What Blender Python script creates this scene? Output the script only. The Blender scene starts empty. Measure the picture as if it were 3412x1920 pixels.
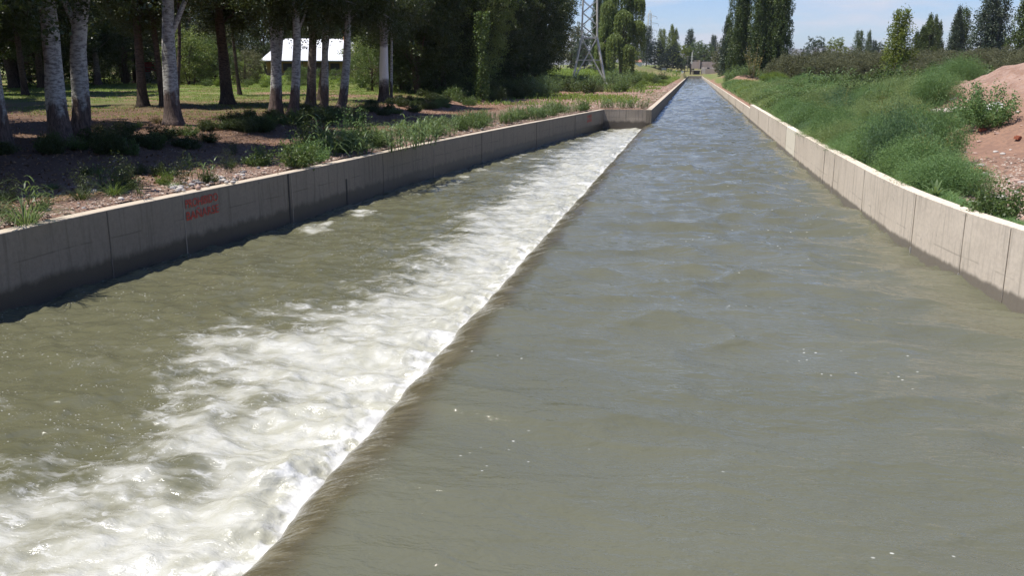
import bpy, math, random
import numpy as np
from mathutils import Vector, Matrix, Quaternion
R = math.radians
sc = bpy.context.scene
C = sc.collection

# ------------------------------------------------------------------ camera
F_PX, CX, CY, VPX, VPY = 3000., 1706., 960., 2312., 236.
PITCH = math.atan((CY-VPY)/F_PX)
YAW = math.atan2((VPX-CX)/F_PX, math.cos(PITCH)+(CY-VPY)/F_PX*math.sin(PITCH))
CAM_H = 2.3
cam = bpy.data.cameras.new('camera'); camo = bpy.data.objects.new('camera', cam); C.objects.link(camo)
cam.sensor_width = 36; cam.sensor_fit = 'HORIZONTAL'; cam.lens = 36*F_PX/3412
cam.clip_start = .1; cam.clip_end = 20000
camo.location = (0, 0, CAM_H); camo.rotation_euler = (math.pi/2-PITCH, 0, YAW)
sc.camera = camo

# ------------------------------------------------------------------ light
SUN_EL, SUN_AZ = 67., -108.       # azimuth clockwise from +Y (negative: from the left)
w = bpy.data.worlds.new('World'); sc.world = w; w.use_nodes = True
wt = w.node_tree; wt.nodes.clear()
wo = wt.nodes.new('ShaderNodeOutputWorld'); bg = wt.nodes.new('ShaderNodeBackground')
sky = wt.nodes.new('ShaderNodeTexSky'); sky.sky_type = 'NISHITA'; sky.sun_disc = False
sky.sun_elevation = R(SUN_EL); sky.sun_rotation = R(SUN_AZ)
sky.air_density = 1.1; sky.dust_density = .25; sky.ozone_density = 1.6; sky.altitude = 700
# thin clouds low over the horizon, laid out on the sky's own directions
tc = wt.nodes.new('ShaderNodeTexCoord'); mp = wt.nodes.new('ShaderNodeMapping'); mp.inputs['Scale'].default_value = (5, 5, 26)
nz = wt.nodes.new('ShaderNodeTexNoise'); nz.inputs['Scale'].default_value = 1.3; nz.inputs['Detail'].default_value = 7; nz.inputs['Roughness'].default_value = .58
rp = wt.nodes.new('ShaderNodeValToRGB'); rp.color_ramp.elements[0].position = .44; rp.color_ramp.elements[1].position = .66
sp = wt.nodes.new('ShaderNodeSeparateXYZ')
band = wt.nodes.new('ShaderNodeMapRange'); band.inputs[1].default_value = .36; band.inputs[2].default_value = .03; band.interpolation_type = 'SMOOTHSTEP'
mul = wt.nodes.new('ShaderNodeMath'); mul.operation = 'MULTIPLY'
mul2 = wt.nodes.new('ShaderNodeMath'); mul2.operation = 'MULTIPLY'; mul2.inputs[1].default_value = .75
mx = wt.nodes.new('ShaderNodeMix'); mx.data_type = 'RGBA'; mx.inputs[7].default_value = (8.0, 7.9, 8.6, 1)
L = wt.links.new
L(tc.outputs['Generated'], mp.inputs[0]); L(mp.outputs[0], nz.inputs['Vector']); L(nz.outputs['Fac'], rp.inputs[0])
L(tc.outputs['Generated'], sp.inputs[0]); L(sp.outputs[2], band.inputs[0])
L(rp.outputs[0], mul.inputs[0]); L(band.outputs[0], mul.inputs[1]); L(mul.outputs[0], mul2.inputs[0])
tn = wt.nodes.new('ShaderNodeMix'); tn.data_type = 'RGBA'; tn.blend_type = 'MULTIPLY'; tn.inputs[0].default_value = 1; tn.inputs[7].default_value = (.93, 1.05, 1.44, 1)
L(sky.outputs[0], tn.inputs[6]); L(tn.outputs[2], mx.inputs[6]); L(mul2.outputs[0], mx.inputs[0]); L(mx.outputs[2], bg.inputs[0]); L(bg.outputs[0], wo.inputs[0])
bg.inputs[1].default_value = .070
sd = bpy.data.lights.new('sun', 'SUN'); so = bpy.data.objects.new('sun', sd); C.objects.link(so)
sd.energy = 5.0; sd.angle = R(.5); sd.color = (1, .95, .87)
az, el = R(SUN_AZ), R(SUN_EL)
to_sun = Vector((math.sin(az)*math.cos(el), math.cos(az)*math.cos(el), math.sin(el)))
so.rotation_euler = to_sun.to_track_quat('Z', 'Y').to_euler()
so.location = (0, 0, 60)
sc.view_settings.view_transform = 'Standard'; sc.view_settings.look = 'None'
sc.view_settings.exposure = 0.5; sc.view_settings.gamma = 1
sc.cycles.use_denoising = True; sc.cycles.max_bounces = 6; sc.cycles.diffuse_bounces = 2
sc.cycles.glossy_bounces = 3; sc.cycles.transmission_bounces = 4; sc.cycles.transparent_max_bounces = 6
sc.cycles.caustics_reflective = False; sc.cycles.caustics_refractive = False
sc.cycles.use_adaptive_sampling = True; sc.cycles.adaptive_threshold = .02
sc.cycles.sample_clamp_indirect = 6

# ------------------------------------------------------------------ numeric helpers
rg = np.random.default_rng(7)
def _h(ix, iy, s):
    n = (ix*374761393 + iy*668265263 + s*974634777) & 0xffffffff
    n = ((n ^ (n >> 13))*1274126177) & 0xffffffff
    return (n ^ (n >> 16)) & 0xffffffff
def pn(x, y, s=0):
    """gradient noise, about -1..1"""
    x = np.asarray(x, float); y = np.asarray(y, float)
    ix = np.floor(x).astype(np.int64); iy = np.floor(y).astype(np.int64)
    fx = x-ix; fy = y-iy
    u = fx*fx*fx*(fx*(fx*6-15)+10); v = fy*fy*fy*(fy*(fy*6-15)+10)
    def gr(a, b):
        t = _h(ix+a, iy+b, s)*(2*math.pi/4294967296.)
        return np.cos(t)*(fx-a)+np.sin(t)*(fy-b)
    a = gr(0, 0); b = gr(1, 0); c = gr(0, 1); d = gr(1, 1)
    return 1.5*((a*(1-u)+b*u)*(1-v)+(c*(1-u)+d*u)*v)
def fbm(x, y, s=0, o=4, g=.5):
    r = 0; a = 1.
    for i in range(o):
        r = r+a*pn(np.asarray(x)*2**i+i*17.3, np.asarray(y)*2**i-i*9.1, s+i); a *= g
    return r
def sstep(a, b, x):
    t = np.clip((np.asarray(x, float)-a)/(b-a), 0, 1); return t*t*(3-2*t)

W, WL = -.83, -1.15            # water level above and below the weir
Y_END = 56.0                   # end wall of the lower channel
Y_CAN = 432.0                  # far end of the canal
_lx = ([-30, 3, 11, 13.2, 15.5, 19.3, 23, 28, 37.8, 47, 54.9, 60], [-11.2, -9.95, -9.72, -9.62, -9.40, -9.02, -8.75, -8.40, -7.42, -6.35, -5.42, -4.8])
_rx = ([-30, 0, 5, 8, 10, 12, 13.2, 13.9, 15, 17.5, 19, 25, 33, 60, 500], [14, 8.6, 6.6, 5.6, 5.05, 4.58, 4.33, 4.2, 4.0, 3.81, 3.75, 3.66, 3.6, 3.6, 3.6])
def smooth_interp(y, t):
    y = np.asarray(y, float); r = 0
    for d in (-1.5, -.75, 0, .75, 1.5): r = r+np.interp(y+d, t[0], t[1])
    return r/5
def xl_low(y): return smooth_interp(y, _lx)      # inner face of the lower channel's left wall
def xr(y): return smooth_interp(y, _rx)          # inner face of the right wall
XC = -2.40                                       # canal's own left wall, inner face, beyond the weir

def T(x, y):
    """height of the ground"""
    x = np.asarray(x, float); y = np.asarray(y, float)
    r = np.hypot(x, y)
    rise_l = np.interp(r, [0, 22, 25, 60, 140, 300, 500, 1500, 9000], [0, .18, .22, .5, 1.2, 2.6, 5, 12, 30])
    cen = np.interp(y, [-100, 250, 400, 432, 445, 500, 900, 9000], [0, .15, .1, .1, .4, 4.2, 7, 30])
    rise_r = np.interp(y, [-100, 16, 130, 300, 500, 900, 9000], [.05, .05, .3, 2., 4.5, 7, 30])
    wl = sstep(-13, -24, x); wr = sstep(4, 30, x)
    z = cen*(1-wl)*(1-wr)+rise_l*wl+rise_r*wr
    # tree bank left of the track
    bank = sstep(-13.6, -15.6, x+.6*pn(y*.22, y*0+3, 5)+.012*(y-20))*sstep(110, 50, y)
    z = z+bank*(.22+.1*pn(x*.5, y*.5, 8))
    z = z+.035*fbm(x*.8, y*.8, 11, 3)*sstep(-9.8, -11, np.minimum(x, -9.8-np.maximum(x-4, 0)))
    far = sstep(40, 160, r); z = z+far*.18*fbm(x*.06, y*.06, 21, 3)*(1-np.exp(-((x-.5)/25)**2))
    # spoil heap on the right
    m = 2.55*np.exp(-((x-12.8)/5.2)**2)*np.exp(-((y-33.5)/9.)**2*np.where(y < 33.5, 1., .5))
    m2 = .55*np.exp(-((x-10.0)/2.2)**2-((y-25)/4.5)**2)
    lump = 1+.20*fbm(x*.45, y*.45, 31, 5)
    z = z+(m+m2)*lump*sstep(4, 6, x)
    # small heaps along the right bank and left of the canal's end
    for (a, b, s, h) in ((8.3, 152, 3.2, 1.5), (10.5, 118, 2.6, 1.0), (12.5, 96, 1.9, .8), (9.5, 205, 4.5, 2.0), (15, 300, 5, 2.0), (-9, 300, 9, 2.0), (-22, 330, 16, 2.2), (15, 94, 1.5, .7)):
        z = z+h*np.exp(-((x-a)**2+((y-b)*.7)**2)/s**2)*(1+.2*pn(x*1.1, y*1.1, 77))
    return z

def at(px, py, z=None):
    """ground point seen at display position (px, py) of a 2576-wide picture"""
    px *= 3412/2576; py *= 3412/2576
    u = (px-CX)/F_PX; v = (CY-py)/F_PX
    d = (u, math.cos(PITCH)+v*math.sin(PITCH), v*math.cos(PITCH)-math.sin(PITCH))
    c, s = math.cos(YAW), math.sin(YAW); d = (d[0]*c-d[1]*s, d[0]*s+d[1]*c, d[2])
    zz = .3 if z is None else z
    if z is not None:
        t = (zz-CAM_H)/d[2]; return Vector((d[0]*t, d[1]*t, zz))
    t0 = 0
    for t in np.geomspace(3, 900, 900):
        if CAM_H+d[2]*t <= float(T(d[0]*t, d[1]*t)): break
    return Vector((d[0]*t, d[1]*t, float(T(d[0]*t, d[1]*t))))
def along(px, dist):
    """point on the ground in the direction of picture column px, at a distance along the canal"""
    u = (px*3412/2576-CX)/F_PX
    yy = math.cos(PITCH)+(CY-VPY)/F_PX*math.sin(PITCH)
    a = math.atan2(u, yy)-YAW
    x = math.tan(a)*dist
    return Vector((x, dist, float(T(x, dist))))

# ------------------------------------------------------------------ mesh helpers
class G:
    """collects geometry: vertices, quads and triangles, with a tone per face"""
    def __init__(s): s.v = []; s.f = []; s.n = 0; s.t = []
    def add(s, V, Fa, tone=None):
        V = np.asarray(V, np.float32).reshape(-1, 3); Fa = np.asarray(Fa, np.int64)
        s.v.append(V); s.f.append(Fa+s.n); s.n += len(V)
        s.t.append(np.full(len(Fa), .5, np.float32) if tone is None else np.broadcast_to(np.asarray(tone, np.float32), (len(Fa),)).copy())
        return s
    def box(s, c, d, rot=0, tone=None, taper=1.0):
        x, y, z = d[0]/2, d[1]/2, d[2]/2
        V = np.array([[-x, -y, -z], [x, -y, -z], [x, y, -z], [-x, y, -z], [-x*taper, -y*taper, z], [x*taper, -y*taper, z], [x*taper, y*taper, z], [-x*taper, y*taper, z]])
        ca, sa = math.cos(rot), math.sin(rot)
        V = np.c_[V[:, 0]*ca-V[:, 1]*sa, V[:, 0]*sa+V[:, 1]*ca, V[:, 2]]+np.array(c)
        return s.add(V, [[0, 3, 2, 1], [4, 5, 6, 7], [0, 1, 5, 4], [1, 2, 6, 5], [2, 3, 7, 6], [3, 0, 4, 7]], tone)
    def beam(s, a, b, wd, tone=None):
        a = Vector(a); b = Vector(b); d = b-a; q = d.to_track_quat('Z', 'Y').to_matrix(); h = wd/2
        V = [a+q@Vector((i*h, j*h, 0)) for i, j in ((-1, -1), (1, -1), (1, 1), (-1, 1))]+[b+q@Vector((i*h, j*h, 0)) for i, j in ((-1, -1), (1, -1), (1, 1), (-1, 1))]
        return s.add(V, [[0, 3, 2, 1], [4, 5, 6, 7], [0, 1, 5, 4], [1, 2, 6, 5], [2, 3, 7, 6], [3, 0, 4, 7]], tone)
    def tube(s, P, r, n=8, tone=None, cap=True, rough=0., rs=0):
        P = np.asarray(P, float); k = len(P); r = np.broadcast_to(np.asarray(r, float), (k,))
        d = np.gradient(P, axis=0); d /= np.linalg.norm(d, axis=1)[:, None]+1e-9
        ref = np.array([0., 1., 0.]) if abs(d[0, 1]) < .9 else np.array([1., 0, 0])
        a = np.cross(d, ref); a /= np.linalg.norm(a, axis=1)[:, None]+1e-9; b = np.cross(d, a)
        an = np.linspace(0, 2*math.pi, n, endpoint=False)
        rr = r[:, None]*np.ones((k, n))
        if rough: rr = rr*(1+rough*pn(np.cos(an)[None]*1.4+P[:, 2:3]*1.1+rs, np.sin(an)[None]*1.4+P[:, 2:3]*.7, rs))
        V = P[:, None]+a[:, None]*(np.cos(an)[None, :, None]*rr[..., None])+b[:, None]*(np.sin(an)[None, :, None]*rr[..., None])
        i = np.arange(k-1)[:, None]*n; j = np.arange(n)[None]; j2 = (j+1) % n
        Fa = np.stack([i+j, i+j2, i+n+j2, i+n+j], -1).reshape(-1, 4)
        s.add(V.reshape(-1, 3), Fa, tone)
        return s
    def mesh(s, name, smooth=False):
        me = bpy.data.meshes.new(name)
        V = np.concatenate(s.v); me.vertices.add(len(V)); me.vertices.foreach_set('co', V.ravel())
        tot = sum(f.size for f in s.f); me.loops.add(tot)
        me.loops.foreach_set('vertex_index', np.concatenate([f.ravel() for f in s.f]).astype(np.int32))
        ks = np.concatenate([np.full(len(f), f.shape[1], np.int32) for f in s.f])
        me.polygons.add(len(ks)); me.polygons.foreach_set('loop_start', np.concatenate([[0], np.cumsum(ks)[:-1]]).astype(np.int32))
        me.polygons.foreach_set('use_smooth', np.full(len(ks), bool(smooth)))
        a = me.attributes.new('tone', 'FLOAT', 'FACE'); a.data.foreach_set('value', np.concatenate(s.t))
        me.update(calc_edges=True); me.validate()
        return me
def link(name, me, mat=None, parent=None, loc=None, rot=0, scale=None):
    o = bpy.data.objects.new(name, me); C.objects.link(o)
    if mat and me is not None and not me.materials: me.materials.append(mat)
    if parent: o.parent = parent
    if loc is not None: o.location = loc
    if rot: o.rotation_euler = (0, 0, rot)
    if scale is not None: o.scale = (scale,)*3 if isinstance(scale, (int, float)) else scale
    return o
def tag(o, label=None, cat=None, group=None, kind=None):
    if label: o['label'] = label
    if cat: o['category'] = cat
    if group: o['group'] = group
    if kind: o['kind'] = kind
    return o
def grid_mesh(name, X, Y, Z, attrs=None, mat=None, parent=None, flip=False):
    n, m = X.shape
    i = np.arange(n-1)[:, None]*m; j = np.arange(m-1)[None]
    Fa = np.stack([i+j, i+j+1, i+m+j+1, i+m+j], -1).reshape(-1, 4)
    if flip: Fa = Fa[:, ::-1]
    g = G().add(np.stack([X, Y, Z], -1), Fa); me = g.mesh(name, True)
    for k_, v_ in (attrs or {}).items():
        a = me.attributes.new(k_, 'FLOAT', 'POINT'); a.data.foreach_set('value', np.ascontiguousarray(v_, dtype=np.float32).ravel())
    return link(name, me, mat, parent)

# ------------------------------------------------------------------ material helpers
class M:
    def __init__(s, name, rough=.8, spec=.5):
        s.m = bpy.data.materials.new(name); s.m.use_nodes = True; s.t = s.m.node_tree; s.t.nodes.clear()
        s.out = s.n('OutputMaterial'); s.b = s.n('BsdfPrincipled'); s.l(s.b.outputs[0], s.out.inputs[0])
        s.b.inputs['Roughness'].default_value = rough; s.b.inputs['Specular IOR Level'].default_value = spec
    def n(s, k, **kw):
        n = s.t.nodes.new('ShaderNode'+k)
        for a, b in kw.items(): setattr(n, a, b)
        return n
    def l(s, a, b): s.t.links.new(a, b)
    def put(s, sock, v):
        if isinstance(v, (int, float)): sock.default_value = v
        elif isinstance(v, tuple): sock.default_value = (*v, 1) if len(v) == 3 and sock.type == 'RGBA' else v
        else: s.l(v, sock)
    def pos(s, scale=(1, 1, 1), rot=(0, 0, 0), obj=False):
        if obj: p = s.n('TexCoord').outputs['Object']
        else: p = s.n('NewGeometry').outputs['Position']
        m = s.n('Mapping'); s.l(p, m.inputs[0]); m.inputs['Scale'].default_value = scale; m.inputs['Rotation'].default_value = rot
        return m.outputs[0]
    def noise(s, vec, scale, detail=4, rough=.55, dist=0, color=False):
        n = s.n('TexNoise'); s.l(vec, n.inputs['Vector']); n.inputs['Scale'].default_value = scale
        n.inputs['Detail'].default_value = detail; n.inputs['Roughness'].default_value = rough; n.inputs['Distortion'].default_value = dist
        return n.outputs['Color' if color else 'Fac']
    def ramp(s, f, stops, interp='LINEAR'):
        r = s.n('ValToRGB'); s.put(r.inputs[0], f); e = r.color_ramp.elements; r.color_ramp.interpolation = interp
        while len(e) < len(stops): e.new(.5)
        for k, (p, c) in enumerate(stops):
            e[k].position = p; e[k].color = (c, c, c, 1) if isinstance(c, (int, float)) else (*c, 1)
        return r.outputs[0]
    def mix(s, f, a, b, mode='MIX'):
        n = s.n('Mix', data_type='RGBA', blend_type=mode); s.put(n.inputs[0], f); s.put(n.inputs[6], a); s.put(n.inputs[7], b); return n.outputs[2]
    def math(s, op, a, b=0., c=None, clamp=False):
        n = s.n('Math', operation=op, use_clamp=clamp); s.put(n.inputs[0], a); s.put(n.inputs[1], b)
        if c is not None: s.put(n.inputs[2], c)
        return n.outputs[0]
    def rng(s, v, a, b, c=0., d=1.):
        n = s.n('MapRange', interpolation_type='SMOOTHSTEP'); s.put(n.inputs[0], v)
        for i, q in enumerate((a, b, c, d)): s.put(n.inputs[i+1], q)
        return n.outputs[0]
    def attr(s, name): return s.n('Attribute', attribute_name=name).outputs['Fac']
    def bump(s, h, strength=.3, dist=.02, normal=None):
        b = s.n('Bump'); s.l(h, b.inputs['Height']); b.inputs['Strength'].default_value = strength; b.inputs['Distance'].default_value = dist
        if normal: s.l(normal, b.inputs['Normal'])
        return b.outputs[0]
    def sep(s, v):
        n = s.n('SeparateXYZ'); s.l(v, n.inputs[0]); return n.outputs
    def base(s, c): s.put(s.b.inputs['Base Color'], c); return s
    def norm(s, n): s.l(n, s.b.inputs['Normal']); return s

def leaf_mat(name, dark, light, trans=.35, rough=.5, spec=.35, nscale=.5):
    m = M(name, rough, spec); t = m.attr('tone')
    n = m.noise(m.pos(), nscale, 3)
    f = m.math('ADD', m.math('MULTIPLY', t, .7), m.math('MULTIPLY', n, .45), clamp=True)
    c = m.mix(m.math('SUBTRACT', f, .1), dark, light); m.base(c)
    tr = m.n('BsdfTranslucent'); m.l(m.mix(.35, c, (light[0]*1.6, light[1]*1.5, light[2]*.7)), tr.inputs[0])
    ms = m.n('MixShader'); ms.inputs[0].default_value = trans; m.l(m.b.outputs[0], ms.inputs[1]); m.l(tr.outputs[0], ms.inputs[2]); m.l(ms.outputs[0], m.out.inputs[0])
    return m.m

def flat_mat(name, col, rough=.8, var=.15, scale=3., spec=.4, bump=.2, metal=0):
    m = M(name, rough, spec); v = m.pos(obj=True); n = m.noise(v, scale, 6)
    d = tuple(c*(1-var*1.6) for c in col); l = tuple(min(1, c*(1+var)) for c in col)
    m.base(m.mix(n, d, l)); m.norm(m.bump(m.noise(v, scale*5, 5), bump, .02)); m.b.inputs['Metallic'].default_value = metal
    return m.m

# ================================================================== MATERIALS
def concrete(name, c1, c2, level, wet, stain=.5, lit=False):
    m = M(name, .85, .3); p = m.pos(); x, y, z = m.sep(p)
    big = m.noise(p, .7, 5, .6); fine = m.noise(p, 14, 6, .65)
    streak = m.noise(m.pos((5, 5, .35)), 1.6, 5, .6)
    c = m.mix(big, c1, c2)
    c = m.mix(m.math('MULTIPLY', m.rng(streak, .5, .72), stain), c, tuple(k*.5 for k in c1))
    c = m.mix(m.math('MULTIPLY', m.rng(fine, .35, .7), .28), c, tuple(k*.62 for k in c1))
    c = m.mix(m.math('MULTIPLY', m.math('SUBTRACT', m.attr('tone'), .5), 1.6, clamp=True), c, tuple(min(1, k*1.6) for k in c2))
    # formwork lines
    f = m.rng(m.math('ABSOLUTE', m.math('SUBTRACT', z, m.math('MULTIPLY_ADD', m.noise(p, .4, 2), .12, -.50))), .0, .02, 1, 0)
    c = m.mix(m.math('MULTIPLY', f, m.rng(m.noise(p, 1.5, 3), .45, .6, 0, .5)), c, tuple(k*.4 for k in c1))
    # pock marks
    vo = m.n('TexVoronoi', feature='F1'); m.l(m.pos((1, 1, .7)), vo.inputs['Vector']); vo.inputs['Scale'].default_value = 2.6
    pk = m.math('MULTIPLY', m.rng(vo.outputs['Distance'], .035, .07, 1, 0), m.rng(m.noise(p, 1.7, 2), .48, .55))
    c = m.mix(m.math('MULTIPLY', pk, .75), c, tuple(k*.22 for k in c1))
    # wet and algae-stained foot
    h = m.math('ADD', m.math('SUBTRACT', z, level), m.math('MULTIPLY', m.math('SUBTRACT', m.noise(m.pos((1, 1, .5)), 3.2, 6, .65), .5), wet*.9))
    wf = m.rng(h, wet*.72, wet*1.12, 1, 0)
    c = m.mix(m.math('MULTIPLY', wf, .9), c, tuple(k*.30 for k in c1)); m.base(c)
    m.put(m.b.inputs['Roughness'], m.math('MULTIPLY_ADD', wf, -.45, .88))
    m.norm(m.bump(m.math('ADD', m.math('MULTIPLY', fine, .6), big), .5, .012))
    return m.m
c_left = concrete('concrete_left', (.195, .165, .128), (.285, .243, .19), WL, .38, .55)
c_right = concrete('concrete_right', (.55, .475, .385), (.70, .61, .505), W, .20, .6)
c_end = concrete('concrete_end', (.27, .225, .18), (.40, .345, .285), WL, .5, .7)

def ground_mat():
    m = M('ground', .95, .15); p = m.pos(); x, y, z = m.sep(p)
    n1 = m.noise(p, .35, 6, .6); n2 = m.noise(p, 2.2, 6, .65); n3 = m.noise(p, 9, 5, .7)
    dirt = m.mix(n2, (.21, .12, .08), (.33, .205, .145))
    dirt = m.mix(m.rng(n3, .42, .66), dirt, (.19, .12, .09))
    # pebbles in the gravel beside the walls
    vo = m.n('TexVoronoi', feature='F1'); m.l(m.pos((1, .8, 1)), vo.inputs['Vector']); vo.inputs['Scale'].default_value = 11
    vc = m.sep(vo.outputs['Color'])[0]
    peb = m.mix(vc, (.11, .08, .065), (.32, .25, .20)); pebm = m.rng(vo.outputs['Distance'], .32, .5, 1, 0)
    nearw = m.math('ADD', m.rng(x, -12.3, -10.6), m.rng(m.noise(p, .5, 3), .5, .7, 0, .35), clamp=True)
    nearw = m.math('MULTIPLY', nearw, m.math('MAXIMUM', m.rng(x, 4, 3), m.rng(y, 20.5, 17.5)))
    nearw = m.math('MULTIPLY', nearw, m.rng(y, 90, 40))
    c = m.mix(m.math('MULTIPLY', m.math('MULTIPLY', pebm, nearw), .85), dirt, peb)
    c = m.mix(m.math('MULTIPLY', m.math('SUBTRACT', 1., pebm), m.math('MULTIPLY', nearw, .5)), c, (.12, .08, .065))
    # grass
    gm = m.math('MULTIPLY', m.rng(x, -16.5, -22), m.rng(m.noise(p, .16, 4, .6), .36, .5))
    far = m.rng(y, 190, 320)
    gm = m.math('MAXIMUM', m.math('MULTIPLY', gm, m.rng(y, 30, 46)), m.math('MULTIPLY', far, .7))
    rt = m.math('MULTIPLY', m.rng(x, 3.8, 4.8), m.rng(z, 1.2, .7)); rt = m.math('MULTIPLY', rt, m.rng(y, 19, 23)); rt = m.math('MULTIPLY', rt, m.rng(m.math('SUBTRACT', x, m.math('MULTIPLY', y, .22)), .9, .1))
    gm = m.math('MAXIMUM', gm, m.math('MULTIPLY', rt, .9))
    gr = m.mix(n2, (.065, .105, .024), (.17, .225, .055))
    c = m.mix(m.math('MULTIPLY', gm, m.rng(n1, .3, .6, .55, 1)), c, gr)
    # leaf litter under the trees, with their shade deepened in the colour
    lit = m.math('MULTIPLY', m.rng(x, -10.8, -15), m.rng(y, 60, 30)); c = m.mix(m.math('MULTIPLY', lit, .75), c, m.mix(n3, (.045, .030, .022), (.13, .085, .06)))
    # pale crust and gravel on the spoil heap
    crust = m.math('MULTIPLY', m.math('MULTIPLY', m.rng(z, .9, 2.2), m.rng(x, 4, 7)), m.rng(n3, .35, .6)); c = m.mix(m.math('MULTIPLY', crust, .5), c, (.46, .35, .30))
    clod = m.noise(p, 1.3, 7, .7); onheap = m.math('MULTIPLY', m.rng(x, 4, 7), m.rng(y, 70, 50))
    c = m.mix(m.math('MULTIPLY', onheap, m.rng(clod, .44, .60, 0, .6)), c, (.19, .115, .085))
    m.base(c)
    hh = m.math('ADD', m.math('MULTIPLY', n3, .5), m.math('MULTIPLY', m.math('MULTIPLY', pebm, nearw), .8))
    hh = m.math('ADD', hh, m.math('MULTIPLY', m.math('MULTIPLY', clod, onheap), 2.5))
    m.norm(m.bump(hh, .8, .06)); return m.m
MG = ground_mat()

def water_mat(name, body1, body2, foamy):
    m = M(name, .06, .5); m.b.inputs['IOR'].default_value = 1.36
    p = m.pos(); n = m.noise(m.pos((.35, .8, 1)), .8, 4, .5)
    c = m.mix(n, body1, body2)
    thin = m.attr('thin')
    # ripples: long soft ones across the flow, short ones on top
    r1 = m.noise(m.pos((1, 2.2, 1)), 2.2, 4, .55, .3); r2 = m.noise(m.pos((1, 1.9, 1), (0, 0, .3)), 9, 4, .6, .4)
    r3 = m.noise(m.pos((1, 1.5, 1), (0, 0, -.4)), 34, 3, .6)
    h = m.math('ADD', m.math('MULTIPLY', r1, 1.35), m.math('ADD', m.math('MULTIPLY', r2, .32), m.math('MULTIPLY', r3, .05)))
    if not foamy:
        # thin brown sheet drawn over the crest, combed into threads by the fall
        thr = m.noise(m.pos((1.0, 6, 1), (0, 0, -.30)), 1.9, 5, .62, .9)
        c = m.mix(m.rng(thin, .0, .85), c, m.mix(m.math('MULTIPLY', m.rng(thr, .38, .70), m.rng(thin, .5, 1., .25, 1)), (.070, .060, .033), (.132, .116, .072)))
        c = m.mix(m.math('MULTIPLY', m.rng(m.sep(p)[2], W-.10, W-.24), thin), c, m.mix(thr, (.10, .088, .06), (.30, .28, .21)))
        h = m.math('ADD', h, m.math('MULTIPLY', m.math('MULTIPLY', thr, m.math('POWER', thin, 2.0)), .28))
        # scattered foam flecks
        vo = m.n('TexVoronoi', feature='F1'); m.l(m.pos((1, 1.3, 1)), vo.inputs['Vector']); vo.inputs['Scale'].default_value = 6
        fl = m.math('MULTIPLY', m.rng(vo.outputs['Distance'], .05, .11, 1, 0), m.rng(m.noise(p, .55, 3), .56, .64))
        c = m.mix(fl, c, (.6, .6, .55))
        m.base(c)
        m.put(m.b.inputs['Roughness'], m.math('MULTIPLY_ADD', fl, .4, .04))
        m.norm(m.bump(h, .68, .055)); return m.m
    fo = m.attr('foam'); edge = m.attr('toe')
    flow = m.pos((1, 1.7, 1), (0, 0, .32))
    wv = m.n('VectorMath', operation='ADD'); m.l(flow, wv.inputs[0])
    wsc = m.n('VectorMath', operation='SCALE'); m.l(m.noise(flow, .8, 3, .55, color=True), wsc.inputs[0]); wsc.inputs['Scale'].default_value = .75; m.l(wsc.outputs[0], wv.inputs[1])
    wp = wv.outputs[0]
    n1 = m.noise(wp, 1.1, 8, .56); n2 = m.noise(wp, 4.0, 6, .55)
    rid = m.math('ABSOLUTE', m.math('SUBTRACT', m.noise(wp, 1.05, 7, .6), .5))       # ridged lines
    rid2 = m.math('ABSOLUTE', m.math('SUBTRACT', m.noise(wp, 3.1, 6, .62), .5))
    dens = m.math('ADD', fo, m.math('MULTIPLY', m.math('SUBTRACT', n1, .5), 1.05))
    cream = m.rng(dens, .27, .84)
    veil = m.math('MULTIPLY', m.rng(dens, .34, .66), m.rng(m.math('ADD', m.math('MULTIPLY', n2, .5), m.math('MULTIPLY', n1, .5)), .38, .64, .25, 1))
    lines = m.math('MULTIPLY', m.math('MAXIMUM', m.rng(rid, .0, .045, 1, 0), m.rng(rid2, .0, .05, .75, 0)), m.rng(dens, .16, .5))
    lines = m.math('MULTIPLY', m.math('MULTIPLY', lines, m.rng(n2, .38, .62)), m.rng(dens, 1.25, .7, .35, .75))
    toe = m.rng(m.math('ADD', edge, m.math('ADD', m.math('MULTIPLY', m.math('SUBTRACT', n2, .5), 1.3), m.math('MULTIPLY', m.math('SUBTRACT', n1, .5), 1.6))), .45, .95)
    spk = m.n('TexVoronoi', feature='F1'); m.l(m.pos((1, 1.6, 1)), spk.inputs['Vector']); spk.inputs['Scale'].default_value = 15
    sf = m.math('MULTIPLY', m.rng(spk.outputs['Distance'], .10, .20, 1, 0), m.rng(m.noise(wp, 2.1, 4, .6), .47, .60))  # small white specks: foam flecks, also sun glints painted into the colour
    sp2 = m.n('TexVoronoi', feature='F1'); m.l(m.pos((1, 1.5, 1)), sp2.inputs['Vector']); sp2.inputs['Scale'].default_value = 30
    sf = m.math('MAXIMUM', sf, m.math('MULTIPLY', m.rng(sp2.outputs['Distance'], .12, .2, 1, 0), m.math('MULTIPLY', m.rng(m.noise(wp, 3.3, 3, .6), .47, .6), m.rng(dens, .0, .35, .5, 1))))
    white = m.math('MAXIMUM', m.math('MAXIMUM', m.math('MULTIPLY', veil, .55), m.math('MULTIPLY', lines, .9)), m.math('MAXIMUM', toe, m.math('MULTIPLY', sf, .8)))
    c = m.mix(m.math('MULTIPLY', cream, .93), c, m.mix(n2, (.28, .272, .195), (.40, .392, .31)))
    c = m.mix(m.math('MULTIPLY', white, .92), c, (.575, .575, .555))
    m.base(c); m.put(m.b.inputs['Roughness'], m.math('MULTIPLY_ADD', white, .35, .09))
    m.norm(m.bump(m.math('ADD', m.math('MULTIPLY', h, .75), m.math('ADD', m.math('MULTIPLY', n2, m.math('MULTIPLY_ADD', cream, .7, .5)), m.math('MULTIPLY', white, .15))), .55, .05))
    return m.m
MW1 = water_mat('canal_water', (.093, .094, .061), (.124, .123, .083), False)
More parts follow.
